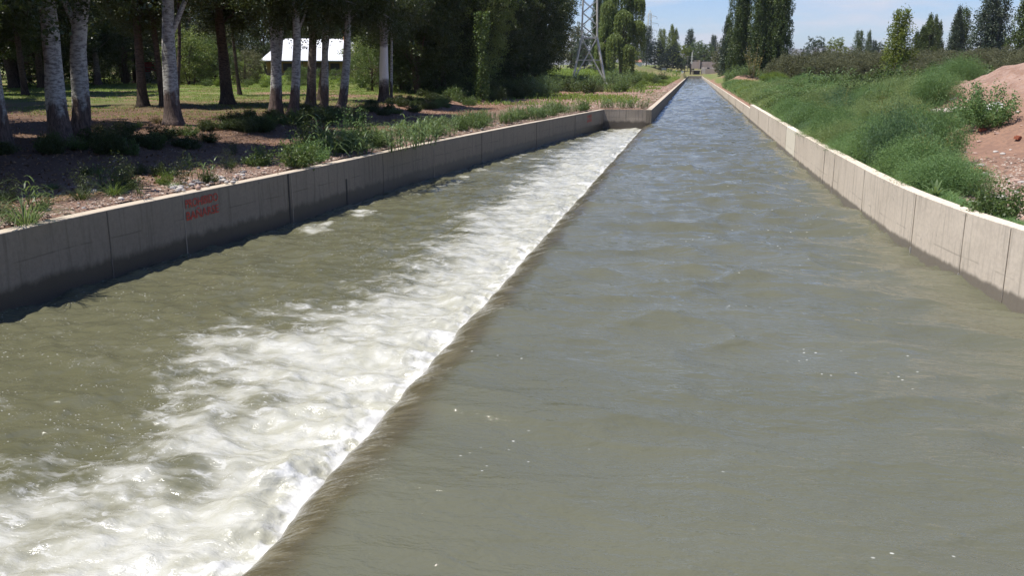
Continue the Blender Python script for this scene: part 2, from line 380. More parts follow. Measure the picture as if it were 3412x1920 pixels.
MW2 = water_mat('channel_water', (.086, .085, .048), (.122, .118, .070), True)

# ================================================================== GROUND (one sheet, the channel bed included)
def build_ground():
    ys = np.concatenate([[-300, -60, -20], np.arange(-5, 12, 1.0), np.arange(12, 60, .33), [Y_END+.12, Y_END+.14]])
    ys = ys[(ys < Y_END+.15)]
    y2 = np.concatenate([np.arange(Y_END+.4, 140, .9), np.geomspace(141, Y_CAN-1, 90), [Y_CAN+.1, Y_CAN+.12], np.geomspace(Y_CAN+2, 9000, 60)])
    ys = np.concatenate([ys, y2]); ys = np.unique(ys)
    offs = np.concatenate([[0, .12], np.arange(.3, 14, .3), np.geomspace(14.4, 120, 60), np.geomspace(135, 7000, 26)])
    X = []; Y = []; Z = []
    for y in ys:
        if y < Y_END+.13: a = float(xl_low(y))-.1
        else: a = XC-.12
        b = float(xr(y))+.1
        chan = y < Y_CAN+.11
        left = (a-offs)[::-1]; right = b+offs
        zl = T(left, np.full_like(left, y)); zr = T(right, np.full_like(right, y))
        if y < Y_CAN+30: zl[-3:] = np.minimum(zl[-3:], -.04)*1.0 if y < 300 else zl[-3:]; zr[:2] = np.minimum(zr[:2], .02) if y < 300 else zr[:2]
        mid = np.linspace(a+.001, b-.001, 5)
        zm = np.full(5, -2.3) if chan else T(mid, np.full(5, y))
        X.append(np.concatenate([left, mid, right])); Z.append(np.concatenate([zl, zm, zr])); Y.append(np.full(len(X[-1]), y))
    o = grid_mesh('ground', np.array(X), np.array(Y), np.array(Z), mat=MG); tag(o, kind='structure')
build_ground()

# ================================================================== WATER
def row_steps(y0, y1, k, mn):
    r = [y0]
    while r[-1] < y1: r.append(r[-1]+max(mn, k*(r[-1]+2.0)))
    r[-1] = y1; return np.array(r)
def canal_h(x, y):
    d = np.maximum(y, 4); f1 = sstep(260, 60, d); f2 = sstep(110, 25, d)
    wx = x+.35*pn(x*.5, y*.5, 3); wy = y+.3*pn(x*.6, y*.4, 4)
    near = .55+.45*sstep(6, 16, d)
    h = .046*pn(wx*.33, wy*.75, 41)+.036*pn(wx*.7+3, wy*1.6, 42)*near+f1*.016*pn(wx*1.5, wy*3.1, 43)*near+f2*.006*pn(wx*3.2, wy*6., 44)
    # a few sharper wavelets
    r = 1-np.abs(pn(wx*.42, wy*.9, 47)); h = h+.034*r**5*(.4+.6*near)+.034*(1-np.abs(pn(wx*.30+7, wy*.62, 49)))**7*near
    h = h*(.75+.95*sstep(5, 11, d)-.35*sstep(60, 200, d))*(.75+.5*sstep(-.5, .5, pn(x*.25, y*.13, 48)))
    return h
def build_canal():
    ys = row_steps(.5, Y_END, .0042, .028)
    s = np.linspace(0, 1, 190)
    xe = -2.35+.0*ys
    X = xr(ys)[:, None]+.05+(xe-xr(ys)-.05)[:, None]*s[None]
    Yg = np.repeat(ys[:, None], 190, 1)
    pr = np.array([[-2.42, -.028], [-2.49, -.040], [-2.56, -.056], [-2.62, -.074], [-2.68, -.098], [-2.73, -.125], [-2.77, -.155], [-2.805, -.19], [-2.835, -.235], [-2.86, -.29], [-2.88, -.36], [-2.89, -.45]])
    wob = .03*pn(ys*.5, ys*0+2, 51)+.06*np.abs(pn(ys*1.0, ys*0+5, 53))+.022*pn(ys*2.6, ys*0+8, 52)+.008*pn(ys*8, ys*0+1, 54)*sstep(16, 6, ys)
    wob = wob-.05
    Xp = pr[None, :, 0]+wob[:, None]*sstep(-2.42, -2.8, pr[:, 0])[None]
    X = np.concatenate([X, Xp], 1); Yg = np.concatenate([Yg, np.repeat(ys[:, None], len(pr), 1)], 1)
    draw = np.concatenate([np.where(X[:, :190] < -1.3, -.018*((-1.3-np.minimum(X[:, :190], -1.3))/1.05)**2, 0), np.repeat(pr[None, :, 1], len(ys), 0)], 1)
    damp = 1-.75*sstep(-2.2, -2.8, X)
    thrd = .006*pn(Yg*7.+(X+2.5)*2.2, X*1.2, 55)*sstep(-2.2, -2.6, X)+.012*pn(Yg*1.8+(X+2.5), X*.7, 56)*sstep(-2.1, -2.5, X)
    Z = W+canal_h(X, Yg)*damp+draw+thrd
    thin = sstep(-2.08, -2.70, X+.10*pn(Yg*1.1+X, X*1.5, 57)+.05*pn(Yg*4+X, X*2, 58))
    # beyond the weir
    y2 = row_steps(Y_END, Y_CAN, .0045, .05)
    X2 = (xr(y2)+.05)[:, None]+(XC-.05-xr(y2)-.05)[:, None]*np.linspace(0, 1, 90)[None]; Y2 = np.repeat(y2[:, None], 90, 1)
    Z2 = W+canal_h(X2, Y2)
    g = G()
    at_ = []
    for (A, B, D, t) in ((X, Yg, Z, thin), (X2, Y2, Z2, X2*0)):
        n, k = A.shape; i = np.arange(n-1)[:, None]*k; j = np.arange(k-1)[None]
        g.add(np.stack([A, B, D], -1), np.stack([i+j, i+k+j, i+k+j+1, i+j+1], -1).reshape(-1, 4)); at_.append(np.asarray(t).ravel())
    me = g.mesh('canal_water', True); a = me.attributes.new('thin', 'FLOAT', 'POINT'); a.data.foreach_set('value', np.concatenate(at_).astype(np.float32))
    o = link('canal_water', me, MW1); tag(o, kind='structure')
build_canal()

# reach of the foam to the left of the weir, metres, along the weir
_fy = [0, 3.5, 4.4, 5.0, 5.7, 6.5, 7.2, 7.8, 8.5, 9.7, 10.8, 12, 13, 14.4, 17, 23, 29, 38, 47, 56]
_fr = [5.5, 4.8, 3.8, 3.1, 2.7, 2.4, 2.3, 2.7, 3.5, 3.6, 3.2, 2.6, 2.2, 2.15, 2.5, 2.6, 2.8, 2.9, 2.6, 2.2]
def build_lower():
    ys = row_steps(1.2, Y_END+.05, .0042, .03)
    n = 250
    s = np.linspace(0, 1, n)**1.25
    xa = np.full(len(ys), -2.70); xb = xl_low(ys)-.06
    X = xa[:, None]+(xb-xa)[:, None]*s[None]; Y = np.repeat(ys[:, None], n, 1)
    q = -2.85-X                                       # distance from the toe
    Yw = Y-.22*q+.35*fbm(X*.5, Y*.5, 61, 3)
    reach = np.interp(Yw, _fy, _fr)*(1+.24*fbm(X*.22, Yw*(.9+.0*Y), 62, 3))
    foam = np.clip(1.12-np.clip(q, 0, 99)/np.maximum(reach, .5)*.80, 0, 1.1)
    foam = foam*(1-.30*sstep(.25, .8, pn(X*.8, Yw*.9, 63)))
    # wisps running along the left wall
    wq = X-xl_low(Y); wisps = .5*np.exp(-((wq-.9)/.5)**2)*sstep(.0, .5, fbm(X*.9, Y*.6, 64, 3))*sstep(13, 20, Y)
    foam = np.clip(np.maximum(foam, wisps+.05), 0, 1.1)
    toe = np.clip(1-q/(.55+.45*sstep(-.4, .6, fbm(Y*.8, Y*0, 65, 3))+.18*sstep(10, 3, Y)), 0, 1)
    turb = .72+.28*np.clip(foam, 0, 1)
    far = sstep(60, 20, Y)
    h = turb*(.072*fbm(X*.8+.4*Y*.3, Y*1.0, 66, 3)+.03*fbm(X*2.6, Y*3.6, 67, 3)*(.4+.6*far)+.012*far*pn(X*8, Y*12, 68))
    r = 1-np.abs(pn(X*.7+.3*Y, Y*1.2-.2*X, 69)); h = h+.035*r**5*turb
    h = h+.09*np.exp(-((q-.5)/.3)**2)*(.4+.8*fbm(Y*1.1, X*.8, 70, 3))+np.clip(toe*1.3, 0, 1)*(.06*fbm(X*3.2, Y*3.2, 71, 4)+.03*np.abs(pn(X*11, Y*11, 72))-.03)
    h = h+.03*np.exp(-(wq/.5)**2)*fbm(X*2, Y*1.4, 73, 3)
    Z = WL+h
    o = grid_mesh('channel_water', X, Y, Z, {'foam': foam, 'toe': toe}, MW2, flip=True); tag(o, kind='structure')
build_lower()

# ================================================================== WALLS
def wall_strip(name, ys, fx, th, zt, mat, side, parent=None, tones=None, rough=.006, zb=-2.2, cap=None):
    """a wall following x = fx(y); side -1: body lies to the left of its face, +1 to the right"""
    ys = np.asarray(ys, float); n = len(ys)
    zs = np.array([zb, -1.4, -1.1, -.8, -.5, -.2, 0])
    xi = fx(ys); dx = np.gradient(xi, ys); nx = 1/np.sqrt(1+dx*dx); ny = -dx*nx
    prof_x = []; prof_y = []; prof_z = []
    ztop = zt(ys) if callable(zt) else np.full(n, zt)
    for z in list(zs[zs < ztop.min()-.05])+['e', 't1', 't2', 'o', 'ob']:
        if z == 'e': off, zz = 0., ztop-.008+.003*fbm(ys*1.3, ys*0, 81, 3)
        elif z == 't1': off, zz = .008, ztop+.002*pn(ys*2, ys*0+.5, 82)
        elif z == 't2': off, zz = th-.014, ztop+.004*pn(ys*2, ys*0+5, 83)
        elif z == 'o': off, zz = th, ztop-.014
        elif z == 'ob': off, zz = th, np.full(n, -1.0)
        else: off, zz = 0., np.full(n, float(z))
        off = off+(rough*fbm(ys*.9, (zz if np.ndim(zz) else zz)*1.5+off, 84, 3) if z not in ('ob',) else 0)
        prof_x.append(xi+side*off*nx); prof_y.append(ys+side*off*ny); prof_z.append(zz)
    V = np.stack([np.array(prof_x).T, np.array(prof_y).T, np.array(prof_z).T], -1); k = V.shape[1]
    i = np.arange(n-1)[:, None]*k; j = np.arange(k-1)[None]
    Fa = np.stack([i+j, i+j+1, i+k+j+1, i+k+j], -1).reshape(-1, 4)
    if side > 0: Fa = Fa[:, ::-1]
    tn = None
    if tones is not None: tn = np.repeat(np.interp((ys[:-1]+ys[1:])/2, tones[0], tones[1])if not callable(tones) else tones((ys[:-1]+ys[1:])/2), k-1)
    if cap is not None:  # top faces painted paler, standing in for the sun on them
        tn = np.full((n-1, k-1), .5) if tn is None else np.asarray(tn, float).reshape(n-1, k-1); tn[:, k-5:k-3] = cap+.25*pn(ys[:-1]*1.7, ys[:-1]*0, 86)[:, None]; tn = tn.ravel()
    g = G().add(V.reshape(-1, 3), Fa, tn)
    for e in (0, n-1):
        idx = list(range(e*k, e*k+k)); a = np.array(V.reshape(-1, 3)[idx]); 
        g.add(a, [idx_ for idx_ in [list(range(k)) if e == 0 else list(range(k))[::-1]]], .5)
    return link(name, g.mesh(name, False), mat, parent)
def shade_auto(o): pass

seal_pale = flat_mat('seal_pale', (.42, .40, .36), .8, .2, 6)
seal_dark = flat_mat('seal_dark', (.05, .045, .04), .7, .3, 6); seal_faint = flat_mat('seal_faint', (.30, .26, .21), .8, .3, 6); seal_grey = flat_mat('seal_grey', (.15, .13, .105), .8, .3, 6)
red_paint = flat_mat('red_paint', (.52, .07, .045), .7, .45, 14)
rebar_m = flat_mat('rust', (.16, .06, .03), .8, .3, 20)

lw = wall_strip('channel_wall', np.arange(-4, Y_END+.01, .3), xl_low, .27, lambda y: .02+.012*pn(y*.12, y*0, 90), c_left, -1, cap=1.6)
tag(lw, 'long curving grey concrete wall in shade beside the foaming lower channel', 'wall')
def face_frame(y, fx):
    d = float((fx(y+.05)-fx(y-.05))/.1); t = Vector((d, 1, 0)).normalized(); return Vector((float(fx(y)), y, 0)), t
def joint(y, fx, side, w_, m_, parent, z0=-2., z1=.005, proud=.012):
    p, t = face_frame(y, fx); nrm = Vector((t.y, -t.x, 0))*(-side)
    g = G(); k = 9; zs = np.linspace(z0, z1, k); r = random.Random(int(y*10))
    Vv = []
    for z in zs:
        ww = w_*(.7+.6*r.random())/2
        for a, b in ((-1, -.03), (-1, proud), (1, proud), (1, -.03)): q = p+t*a*ww+nrm*b; Vv.append((q.x, q.y, z))
    Fa = [[i*4+a, i*4+b, i*4+4+b, i*4+4+a] for i in range(k-1) for a, b in ((0, 1), (1, 2), (2, 3))]+[[(k-1)*4+i for i in range(4)]]
    g.add(Vv, Fa); return link('joint_seal', g.mesh('joint_seal'), m_, parent)
for px, py, w_, m_ in ((258, 640, .018, seal_grey), (470, 560, .022, seal_faint), (718, 500, .05, seal_dark), (930, 440, .018, seal_grey), (1078, 410, .04, seal_faint), (1190, 390, .02, seal_grey), (1330, 350, .03, seal_grey), (1430, 320, .035, seal_grey)):
    y = float(np.interp(px, [0, 230, 470, 720, 1060, 1280, 1510], [11.07, 13.15, 15.47, 19.34, 28.07, 37.79, 54.74]))
    joint(y, xl_low, -1, w_, m_, lw)
joint(19.44, xl_low, -1, .024, seal_faint, lw)
joint(22.3, xl_low, -1, .07, seal_dark, lw, z1=-.45, proud=.01).name = 'tar_patch'
def sign(y0, hgt, width, zc, parent):
    p, t = face_frame(y0, xl_low); 
    outs = []
    for k, s in enumerate(('PROHIBIDO', 'BA\u00d1ARSE')):
        cu = bpy.data.curves.new('txt', 'FONT'); cu.body = s; cu.size = 1; cu.extrude = .0; cu.offset = .010; cu.resolution_u = 3
        o = bpy.data.objects.new('txt', cu); C.objects.link(o); bpy.context.view_layer.update()
        me = bpy.data.meshes.new_from_object(o.evaluated_get(bpy.context.evaluated_depsgraph_get())); bpy.data.objects.remove(o)
        co = np.array([v.co[:] for v in me.vertices]); bx = co[:, 0].max()-co[:, 0].min(); bh = .73
        r = random.Random(k+3)
        for v in me.vertices:
            u = (v.co.x-co[:, 0].min())/bx*width; h = v.co.y/bh*hgt
            h += u*.02+.004*math.sin(u*23+k); zz = zc+(hgt*.28 if k == 0 else -hgt*1.12)+h
            pp, tt = face_frame(y0+u*t.y, xl_low); nn = Vector((tt.y, -tt.x, 0))
            q = pp+nn*.016; v.co = (q.x, q.y, zz)
        me.name = 'painted_text'; me.materials.clear(); outs.append(link('painted_text', me, red_paint, parent))
    return outs
_t = sign(15.52, .168, 1.04, -.30, lw)
_t[0]['label'] = 'red hand-painted word PROHIBIDO'; _t[1]['label'] = 'red hand-painted word BAÑARSE'
_t = sign(51.6, .17, 1.15, -.36, lw)
g = G(); p0 = Vector((float(xl_low(19.1))-.1, 19.05, .0)); g.tube([p0, p0+Vector((0, 0, .10)), p0+Vector((.01, .02, .14))], .008, 6); link('rebar_stub', g.mesh('rebar_stub'), rebar_m, lw)

# end wall of the lower channel
xa, xb = float(xl_low(Y_END))-.27, -2.73
g = G(); nx_ = 24
xs = np.linspace(xa, xb, nx_); zs = np.array([-2.2, -1.3, -1, -.7, -.4, -.1, .015])
Xe, Ze = np.meshgrid(xs, zs); Ye = np.full_like(Xe, Y_END)+.008*fbm(Xe*.9, Ze*1.5, 88, 3)
n, k = Xe.shape; i = np.arange(n-1)[:, None]*k; j = np.arange(k-1)[None]
g.add(np.stack([Xe, Ye, Ze], -1), np.stack([i+j, i+j+1, i+k+j+1, i+k+j], -1).reshape(-1, 4))
g.box(((xa+xb)/2, Y_END+.135, -.9), (xb-xa, .25, 1.846)); ew = link('end_wall', g.mesh('end_wall'), c_end)
tag(ew, 'short blotchy concrete cross wall closing the far end of the lower channel', 'wall')
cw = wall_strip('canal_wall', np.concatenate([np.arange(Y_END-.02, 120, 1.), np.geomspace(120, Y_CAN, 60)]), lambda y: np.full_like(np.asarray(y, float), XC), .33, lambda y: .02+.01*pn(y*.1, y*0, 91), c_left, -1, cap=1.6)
tag(cw, 'straight shaded concrete wall on the left of the canal beyond the weir', 'wall')
# crest of the weir under the water
g = G(); g.box((-2.52, 26, -1.68), (.24, 59.9, 1.2)); tag(link('weir_sill', g.mesh('weir_sill'), c_end), 'submerged concrete sill that the canal water pours over', 'weir')
def rt_tone(y): return np.where((y > 33.2) & (y < 36.5), .72, np.where((y > 21) & (y < 27), .46, .5+.04*pn(y*.21, y*0, 93)))
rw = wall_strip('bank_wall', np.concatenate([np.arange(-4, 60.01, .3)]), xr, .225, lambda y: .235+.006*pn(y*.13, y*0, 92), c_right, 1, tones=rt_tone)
tag(rw, 'tall sunlit beige concrete wall on the right, nearest stretch', 'wall')
for y, w_, m_ in ((13.2, .010, seal_faint), (14.5, .012, seal_faint), (16.6, .016, seal_faint), (20.6, .014, seal_faint), (24.5, .02, seal_faint), (26.2, .012, seal_grey), (33.2, .014, seal_faint), (36.5, .016, seal_faint), (45, .04, seal_faint), (52, .05, seal_faint)):
    joint(y, xr, 1, w_, m_, rw, z1=.215 if w_ < .02 else .2, proud=.009)
for y in (16.6, 14.5, 24.5, 36.5): joint(y, xr, 1, .022, seal_pale, rw, z1=-.71, proud=.016)
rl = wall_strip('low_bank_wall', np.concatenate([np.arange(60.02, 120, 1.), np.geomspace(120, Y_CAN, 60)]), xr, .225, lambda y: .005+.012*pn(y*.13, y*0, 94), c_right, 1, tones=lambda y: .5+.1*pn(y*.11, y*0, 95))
tag(rl, 'lower beige concrete wall running on to the far end of the canal', 'wall')
for y in (68, 80, 96, 118, 150, 190): joint(y, xr, 1, .03, seal_grey, rl, z1=-.02, proud=.009)
g = G(); g.box(((XC-.33+3.85)/2, Y_CAN+.2, -.9), (3.85-XC+.3, .3, 1.9)); tag(link('canal_end_wall', g.mesh('canal_end_wall'), c_end), 'low grey wall across the far end of the canal', 'wall')
#@@PART2@@
for o in (lw, ew, cw, rw, rl): o['kind'] = 'thing'
for o in C.objects:
    if o.name in ('weir_sill', 'canal_end_wall'): o['kind'] = 'thing'

# ================================================================== VEGETATION BUILDERS
CAMR = Vector((math.cos(YAW), math.sin(YAW), 0)); CAMF = Vector((-math.sin(YAW), math.cos(YAW), 0))
def leaves(g, P, size, r, tone, aspect=1.7, droop=0., up=0.):
    """a leaf-shaped quad at every point"""
    P = np.asarray(P, float); n = len(P)
    d = r.normal(size=(n, 3)); d[:, 2] = d[:, 2]*(1-abs(droop))-droop*1.6+up; d /= np.linalg.norm(d, axis=1)[:, None]+1e-9
    e = r.normal(size=(n, 3)); s = np.cross(d, e); s /= np.linalg.norm(s, axis=1)[:, None]+1e-9
    L_ = (size*(.6+.8*r.random(n)))[:, None]; Wd = L_/aspect*.5
    V = np.stack([P-d*L_*.5, P+s*Wd, P+d*L_*.5, P-s*Wd], 1)
    g.add(V.reshape(-1, 3), np.arange(n*4).reshape(n, 4), tone)
def clusters(g, cen, rad, per, size, r, aspect=1.7, droop=0., flat=.75, tonevar=.45):
    cen = np.asarray(cen, float); K = len(cen)
    rad = np.broadcast_to(np.asarray(rad, float), (K,)); i = np.repeat(np.arange(K), per)
    off = r.normal(size=(len(i), 3)); off /= np.linalg.norm(off, axis=1)[:, None]; off *= (r.random(len(i))**.5)[:, None]
    off[:, 2] *= flat
    P = cen[i]+off*rad[i][:, None]
    ct = .5+tonevar*(r.random(K)-.5)*1.6
    t = np.clip(ct[i]+.25*(r.random(len(i))-.5)+.12*off[:, 2], 0, 1)
    leaves(g, P, np.full(len(i), size), r, t, aspect, droop)
def limb(p, d, ln, r, n=6, curl=.25, upw=.15):
    P = [np.array(p, float)]; d = np.array(d, float)
    for i in range(n):
        d = d+r.normal(size=3)*curl*.5+np.array([0, 0, upw]); d /= np.linalg.norm(d); P.append(P[-1]+d*ln/n)
    return np.array(P)

def grove_tree(seed, H=15, r0=.27, path=None, fork=None, low=3.6, crown_r=3.3, leaf=.085, nlimb=22, dens=1., bark_limbs=True, hang=.25):
    """tall broad-leaved tree: bare leaning trunk, limbs, leaf clusters low down on the limbs. returns trunk and crown meshes"""
    r = np.random.default_rng(seed); gt = G(); gc = G()
    if path is None: path = [(0, 0), (2, r.normal()*.1), (5, r.normal()*.3), (9, r.normal()*.5), (H, r.normal()*.8)]
    hs = np.array([p[0] for p in path], float); dx = np.array([p[1] for p in path], float)
    dy = np.cumsum(np.r_[0, r.normal(size=len(hs)-1)*.12])
    z = np.concatenate([[-.35, 0, .12, .3, .6], np.arange(1, H+.1, .5)])
    X = np.interp(z, hs, dx); X = np.convolve(np.pad(X, 2, 'edge'), np.ones(5)/5, 'valid'); Yv = np.interp(z, hs, dy)
    P = np.stack([X*CAMR.x+Yv*CAMF.x, X*CAMR.y+Yv*CAMF.y, z], 1)
    rad = r0*(1-.80*np.clip(z/H, 0, 1)**1.1)*(1+.55*np.exp(-np.clip(z, 0, 9)/.28))
    gt.tube(P, rad, 18, .5, rough=.10, rs=seed)
    cen = []; cr = []
    def grow(base, d, ln, rr, lvl):
        Q = limb(base, d, ln, r, 6, .35, .06); gt.tube(Q, np.linspace(rr, rr*.25, len(Q)), 6 if lvl else 8, .6)
        for q in Q[2:]:
            cen.append(q+r.normal(size=3)*.25); cr.append(.35+.35*r.random())
        if lvl < 1:
            for k in range(4):
                j = 2+int(r.random()*4); dd = (Q[j]-Q[j-1]); dd = dd/np.linalg.norm(dd)+r.normal(size=3)*.7; dd[2] -= .15*r.random()
                grow(Q[j], dd/np.linalg.norm(dd), ln*(.35+.3*r.random()), rr*.45, lvl+1)
    hl = np.sort(low+(H-low)*r.random(nlimb)**1.5); 
    for h in hl:
        a = r.random()*2*math.pi; base = np.array([np.interp(h, z, P[:, 0]), np.interp(h, z, P[:, 1]), h])
        reach = crown_r*(.55+.5*r.random())*(1-.55*max(0, (h-H*.45)/(H*.55)))
        grow(base, np.array([math.cos(a), math.sin(a), .55+.5*r.random()]), reach, max(.03, r0*.28*(1-h/H*.7)), 0)
    if fork:
        for (h, ddx, ddy, ln, rr) in fork:
            base = np.array([np.interp(h, z, P[:, 0]), np.interp(h, z, P[:, 1]), h-.1]); dv = CAMR*ddx+CAMF*ddy+Vector((0, 0, 1))
            Q = limb(base, np.array(dv.normalized()), ln, r, 8, .12, .05); gt.tube(Q, np.linspace(rr, rr*.35, len(Q)), 10, .5)
            for q in Q[4:]: cen.append(q+r.normal(size=3)*.3); cr.append(.5)
    cen = np.array(cen); cr = np.array(cr)
    # drooping sprays below the limbs
    k = r.random(len(cen)) < hang; c2 = cen[k]-np.array([0, 0, 1.])*(.3+.9*r.random(k.sum()))[:, None]; cen = np.r_[cen, c2]; cr = np.r_[cr, .35+.2*r.random(len(c2))]
    cen[:, 2] = np.maximum(cen[:, 2], low-.9+.5*r.random(len(cen)))
    lo = cen[:, 2] < 8.5
    if lo.any(): clusters(gc, cen[lo], cr[lo]*1.25, int(115*dens), leaf, r, 1.4, .25)
    if (~lo).any(): clusters(gc, cen[~lo], cr[~lo]*1.8, int(21*dens), leaf*3., r, 1.3, .1)
    return gt.mesh('trunk', True), gc.mesh('crown')

def round_tree(seed, H, rw_, zlow=.15, n=420, per=60, leaf=.13, trunk_r=.2, lump=.35, stems=1, top=1.0, aspect=1.6, flat=.75, crad=.62, shell=.55, droop=0.):
    """broad crown built of many leaf clusters over limbs; uneven outline with gaps"""
    r = np.random.default_rng(seed); gt = G(); gc = G()
    zl = H*zlow; hh = (H-zl)/2; cz = zl+hh
    u = r.normal(size=(n, 3)); u /= np.linalg.norm(u, axis=1)[:, None]
    rr = (shell+(1-shell)*r.random(n)**.6)
    an = np.arctan2(u[:, 1], u[:, 0]); lm = 1+lump*pn(np.cos(an)*1.6+u[:, 2]*1.3+seed, np.sin(an)*1.6-u[:, 2]*.9, seed)+lump*.5*pn(np.cos(an)*4+u[:, 2]*3, np.sin(an)*4+seed, seed+1)
    shp = np.where(u[:, 2] > 0, 1., top)
    P = u*rr[:, None]*lm[:, None]*np.array([rw_, rw_, hh])*np.stack([shp, shp, np.ones(n)], 1)+np.array([0, 0, cz])
    clusters(gc, P, crad*(.6+.8*r.random(n))*max(rw_/4, .35), per, leaf, r, aspect, droop, flat)
    for s_ in range(stems):
        a = r.random()*6.28; b = np.array([math.cos(a), math.sin(a), 0])*(.25 if stems > 1 else 0)
        Q = limb(b+[0, 0, -.3], np.array([b[0]*.6, b[1]*.6, 1.]), H*.72, r, 8, .14, .12); gt.tube(Q, np.linspace(trunk_r, trunk_r*.2, 9), 9, .5, rough=.1, rs=seed)
        for k in range(7):
            j = 2+int(r.random()*6); t_ = P[int(r.random()*n)]; d = (t_-Q[j]); ln = np.linalg.norm(d)*.85
            q = limb(Q[j], d/np.linalg.norm(d), ln, r, 5, .16, .02); gt.tube(q, np.linspace(trunk_r*.38, .02, 6), 6, .6)
    return gt.mesh('trunk', True), gc.mesh('crown')

def poplar(seed, H, wd, n=900, per=26, leaf=.22, zlow=.06, spikes=5, trunk_r=.22, airy=1.):
    """columnar poplar: bundles of upright branches"""
    r = np.random.default_rng(seed); gt = G(); gc = G()
    ax = []
    for s_ in range(spikes): a = r.random()*6.28; q = r.random()**.5*.45*wd; ax.append((math.cos(a)*q, math.sin(a)*q, H*(.72+.28*r.random()) if s_ else H))
    which = (r.random(n)*spikes).astype(int); ax = np.array(ax)
    t = r.random(n)**.85; hz = H*zlow+(ax[which, 2]-H*zlow)*t
    prof = np.sin(np.clip(t*1.02+.0, 0, 1)**.62*math.pi)**.7; prof = np.where(t < .3, np.maximum(prof, .8), prof)
    an = r.random(n)*6.28; q = wd*.36*prof*(.45+.65*r.random(n)**.6)*(1+.25*pn(an*2, hz*.6, seed))
    P = np.stack([ax[which, 0]*(1-.3*t)+np.cos(an)*q, ax[which, 1]*(1-.3*t)+np.sin(an)*q, hz], 1)
    clusters(gc, P, wd*.085*(.6+.9*r.random(n))*airy, per, leaf, r, 1.5, 0, 2.0, .5)
    gt.tube(limb([0, 0, -.3], [0, 0, 1.], H*.9, r, 9, .03, .3), np.linspace(trunk_r, .03, 10), 8, .5)
    for s_ in range(1, spikes): gt.tube([[0, 0, H*.08], [ax[s_, 0]*.8, ax[s_, 1]*.8, H*.3], [ax[s_, 0], ax[s_, 1], ax[s_, 2]*.85]], [trunk_r*.5, trunk_r*.3, .02], 6, .5)
    return gt.mesh('trunk', True), gc.mesh('crown')

def willow(seed, H, wd):
    r = np.random.default_rng(seed); gt = G(); gc = G()
    Q = limb([0, 0, -.3], [0.05, 0, 1.], H*.8, r, 8, .12, .1); gt.tube(Q, np.linspace(.55, .12, 9), 10, .5, rough=.1)
    domes = [(-.05, 0, .97, .40), (.28, .1, .86, .33), (-.28, -.1, .80, .33), (.05, -.3, .70, .36), (.02, .3, .74, .36), (-.38, .1, .56, .30), (.34, -.15, .60, .30), (-.1, -.42, .47, .34), (-.42, -.2, .38, .24), (.16, -.45, .36, .28), (.0, .4, .5, .3)]
    for (a, b, c, q) in domes:
        ctr = np.array([a*wd, b*wd, c*H]); gt.tube(np.array([Q[4], (Q[5]+ctr)/2+[0, 0, .4], ctr-[0, 0, .6]]), [.2, .12, .05], 6, .5)
        n = 250; an = r.random(n)*6.28; rr = q*wd*.5*r.random(n)**.5; top = ctr[2]-(rr/(q*wd*.5))**2*q*wd*.32
        ln = (1.2+H*.26*r.random(n)**1.5)*(.5+.6*rr/(q*wd*.5)); tn = .5+.5*(r.random(n)-.5)
        for k in range(n):
            m = int(ln[k]*11)+8; s = r.random(m); out = 1+.12*np.sin(s*2.2)
            P = np.stack([ctr[0]+math.cos(an[k])*rr[k]*out+r.normal(size=m)*.13, ctr[1]+math.sin(an[k])*rr[k]*out+r.normal(size=m)*.13, top[k]-s*ln[k]], 1)
            P[:, 2] = np.maximum(P[:, 2], .2)
            leaves(gc, P, np.full(m, .40), r, np.clip(tn[k]+.2*(r.random(m)-.5)-.1*s, 0, 1), 3.2, .75)
    return gt.mesh('trunk', True), gc.mesh('crown')

def blades(g, base, dirs, ln, wd, r, tone, seg=4, bend=1.):
    """arching tapered grass blades"""
    base = np.asarray(base, float); n = len(base); d = np.asarray(dirs, float); d = d/np.linalg.norm(d, axis=1)[:, None]
    hz = d.copy(); hz[:, 2] = 0; hz /= np.linalg.norm(hz, axis=1)[:, None]+1e-6
    side = np.stack([-hz[:, 1], hz[:, 0], np.zeros(n)], 1)
    t = np.linspace(0, 1, seg+1); ln = np.broadcast_to(ln, (n,)); wd = np.broadcast_to(wd, (n,)); bend = np.broadcast_to(bend, (n,))
    C0 = base[:, None]+d[:, None]*(ln[:, None]*t[None])[..., None]+hz[:, None]*(ln[:, None]*bend[:, None]*.35*t[None]**2)[..., None]
    C0[..., 2] -= ln[:, None]*bend[:, None]*.55*t[None]**2.4
    ww = wd[:, None]*np.array([.7]+[1.]*(seg-1)+[.06])[None]*(1-.35*t[None])/2
    V = np.stack([C0-side[:, None]*ww[..., None], C0+side[:, None]*ww[..., None]], 2).reshape(n, -1, 3)
    i = np.arange(seg)*2; f = np.stack([i, i+1, i+3, i+2], -1)
    Fa = (np.arange(n)*(seg+1)*2)[:, None, None]+f[None]
    g.add(V.reshape(-1, 3), Fa.reshape(-1, 4), np.repeat(np.broadcast_to(tone, (n,)), seg))

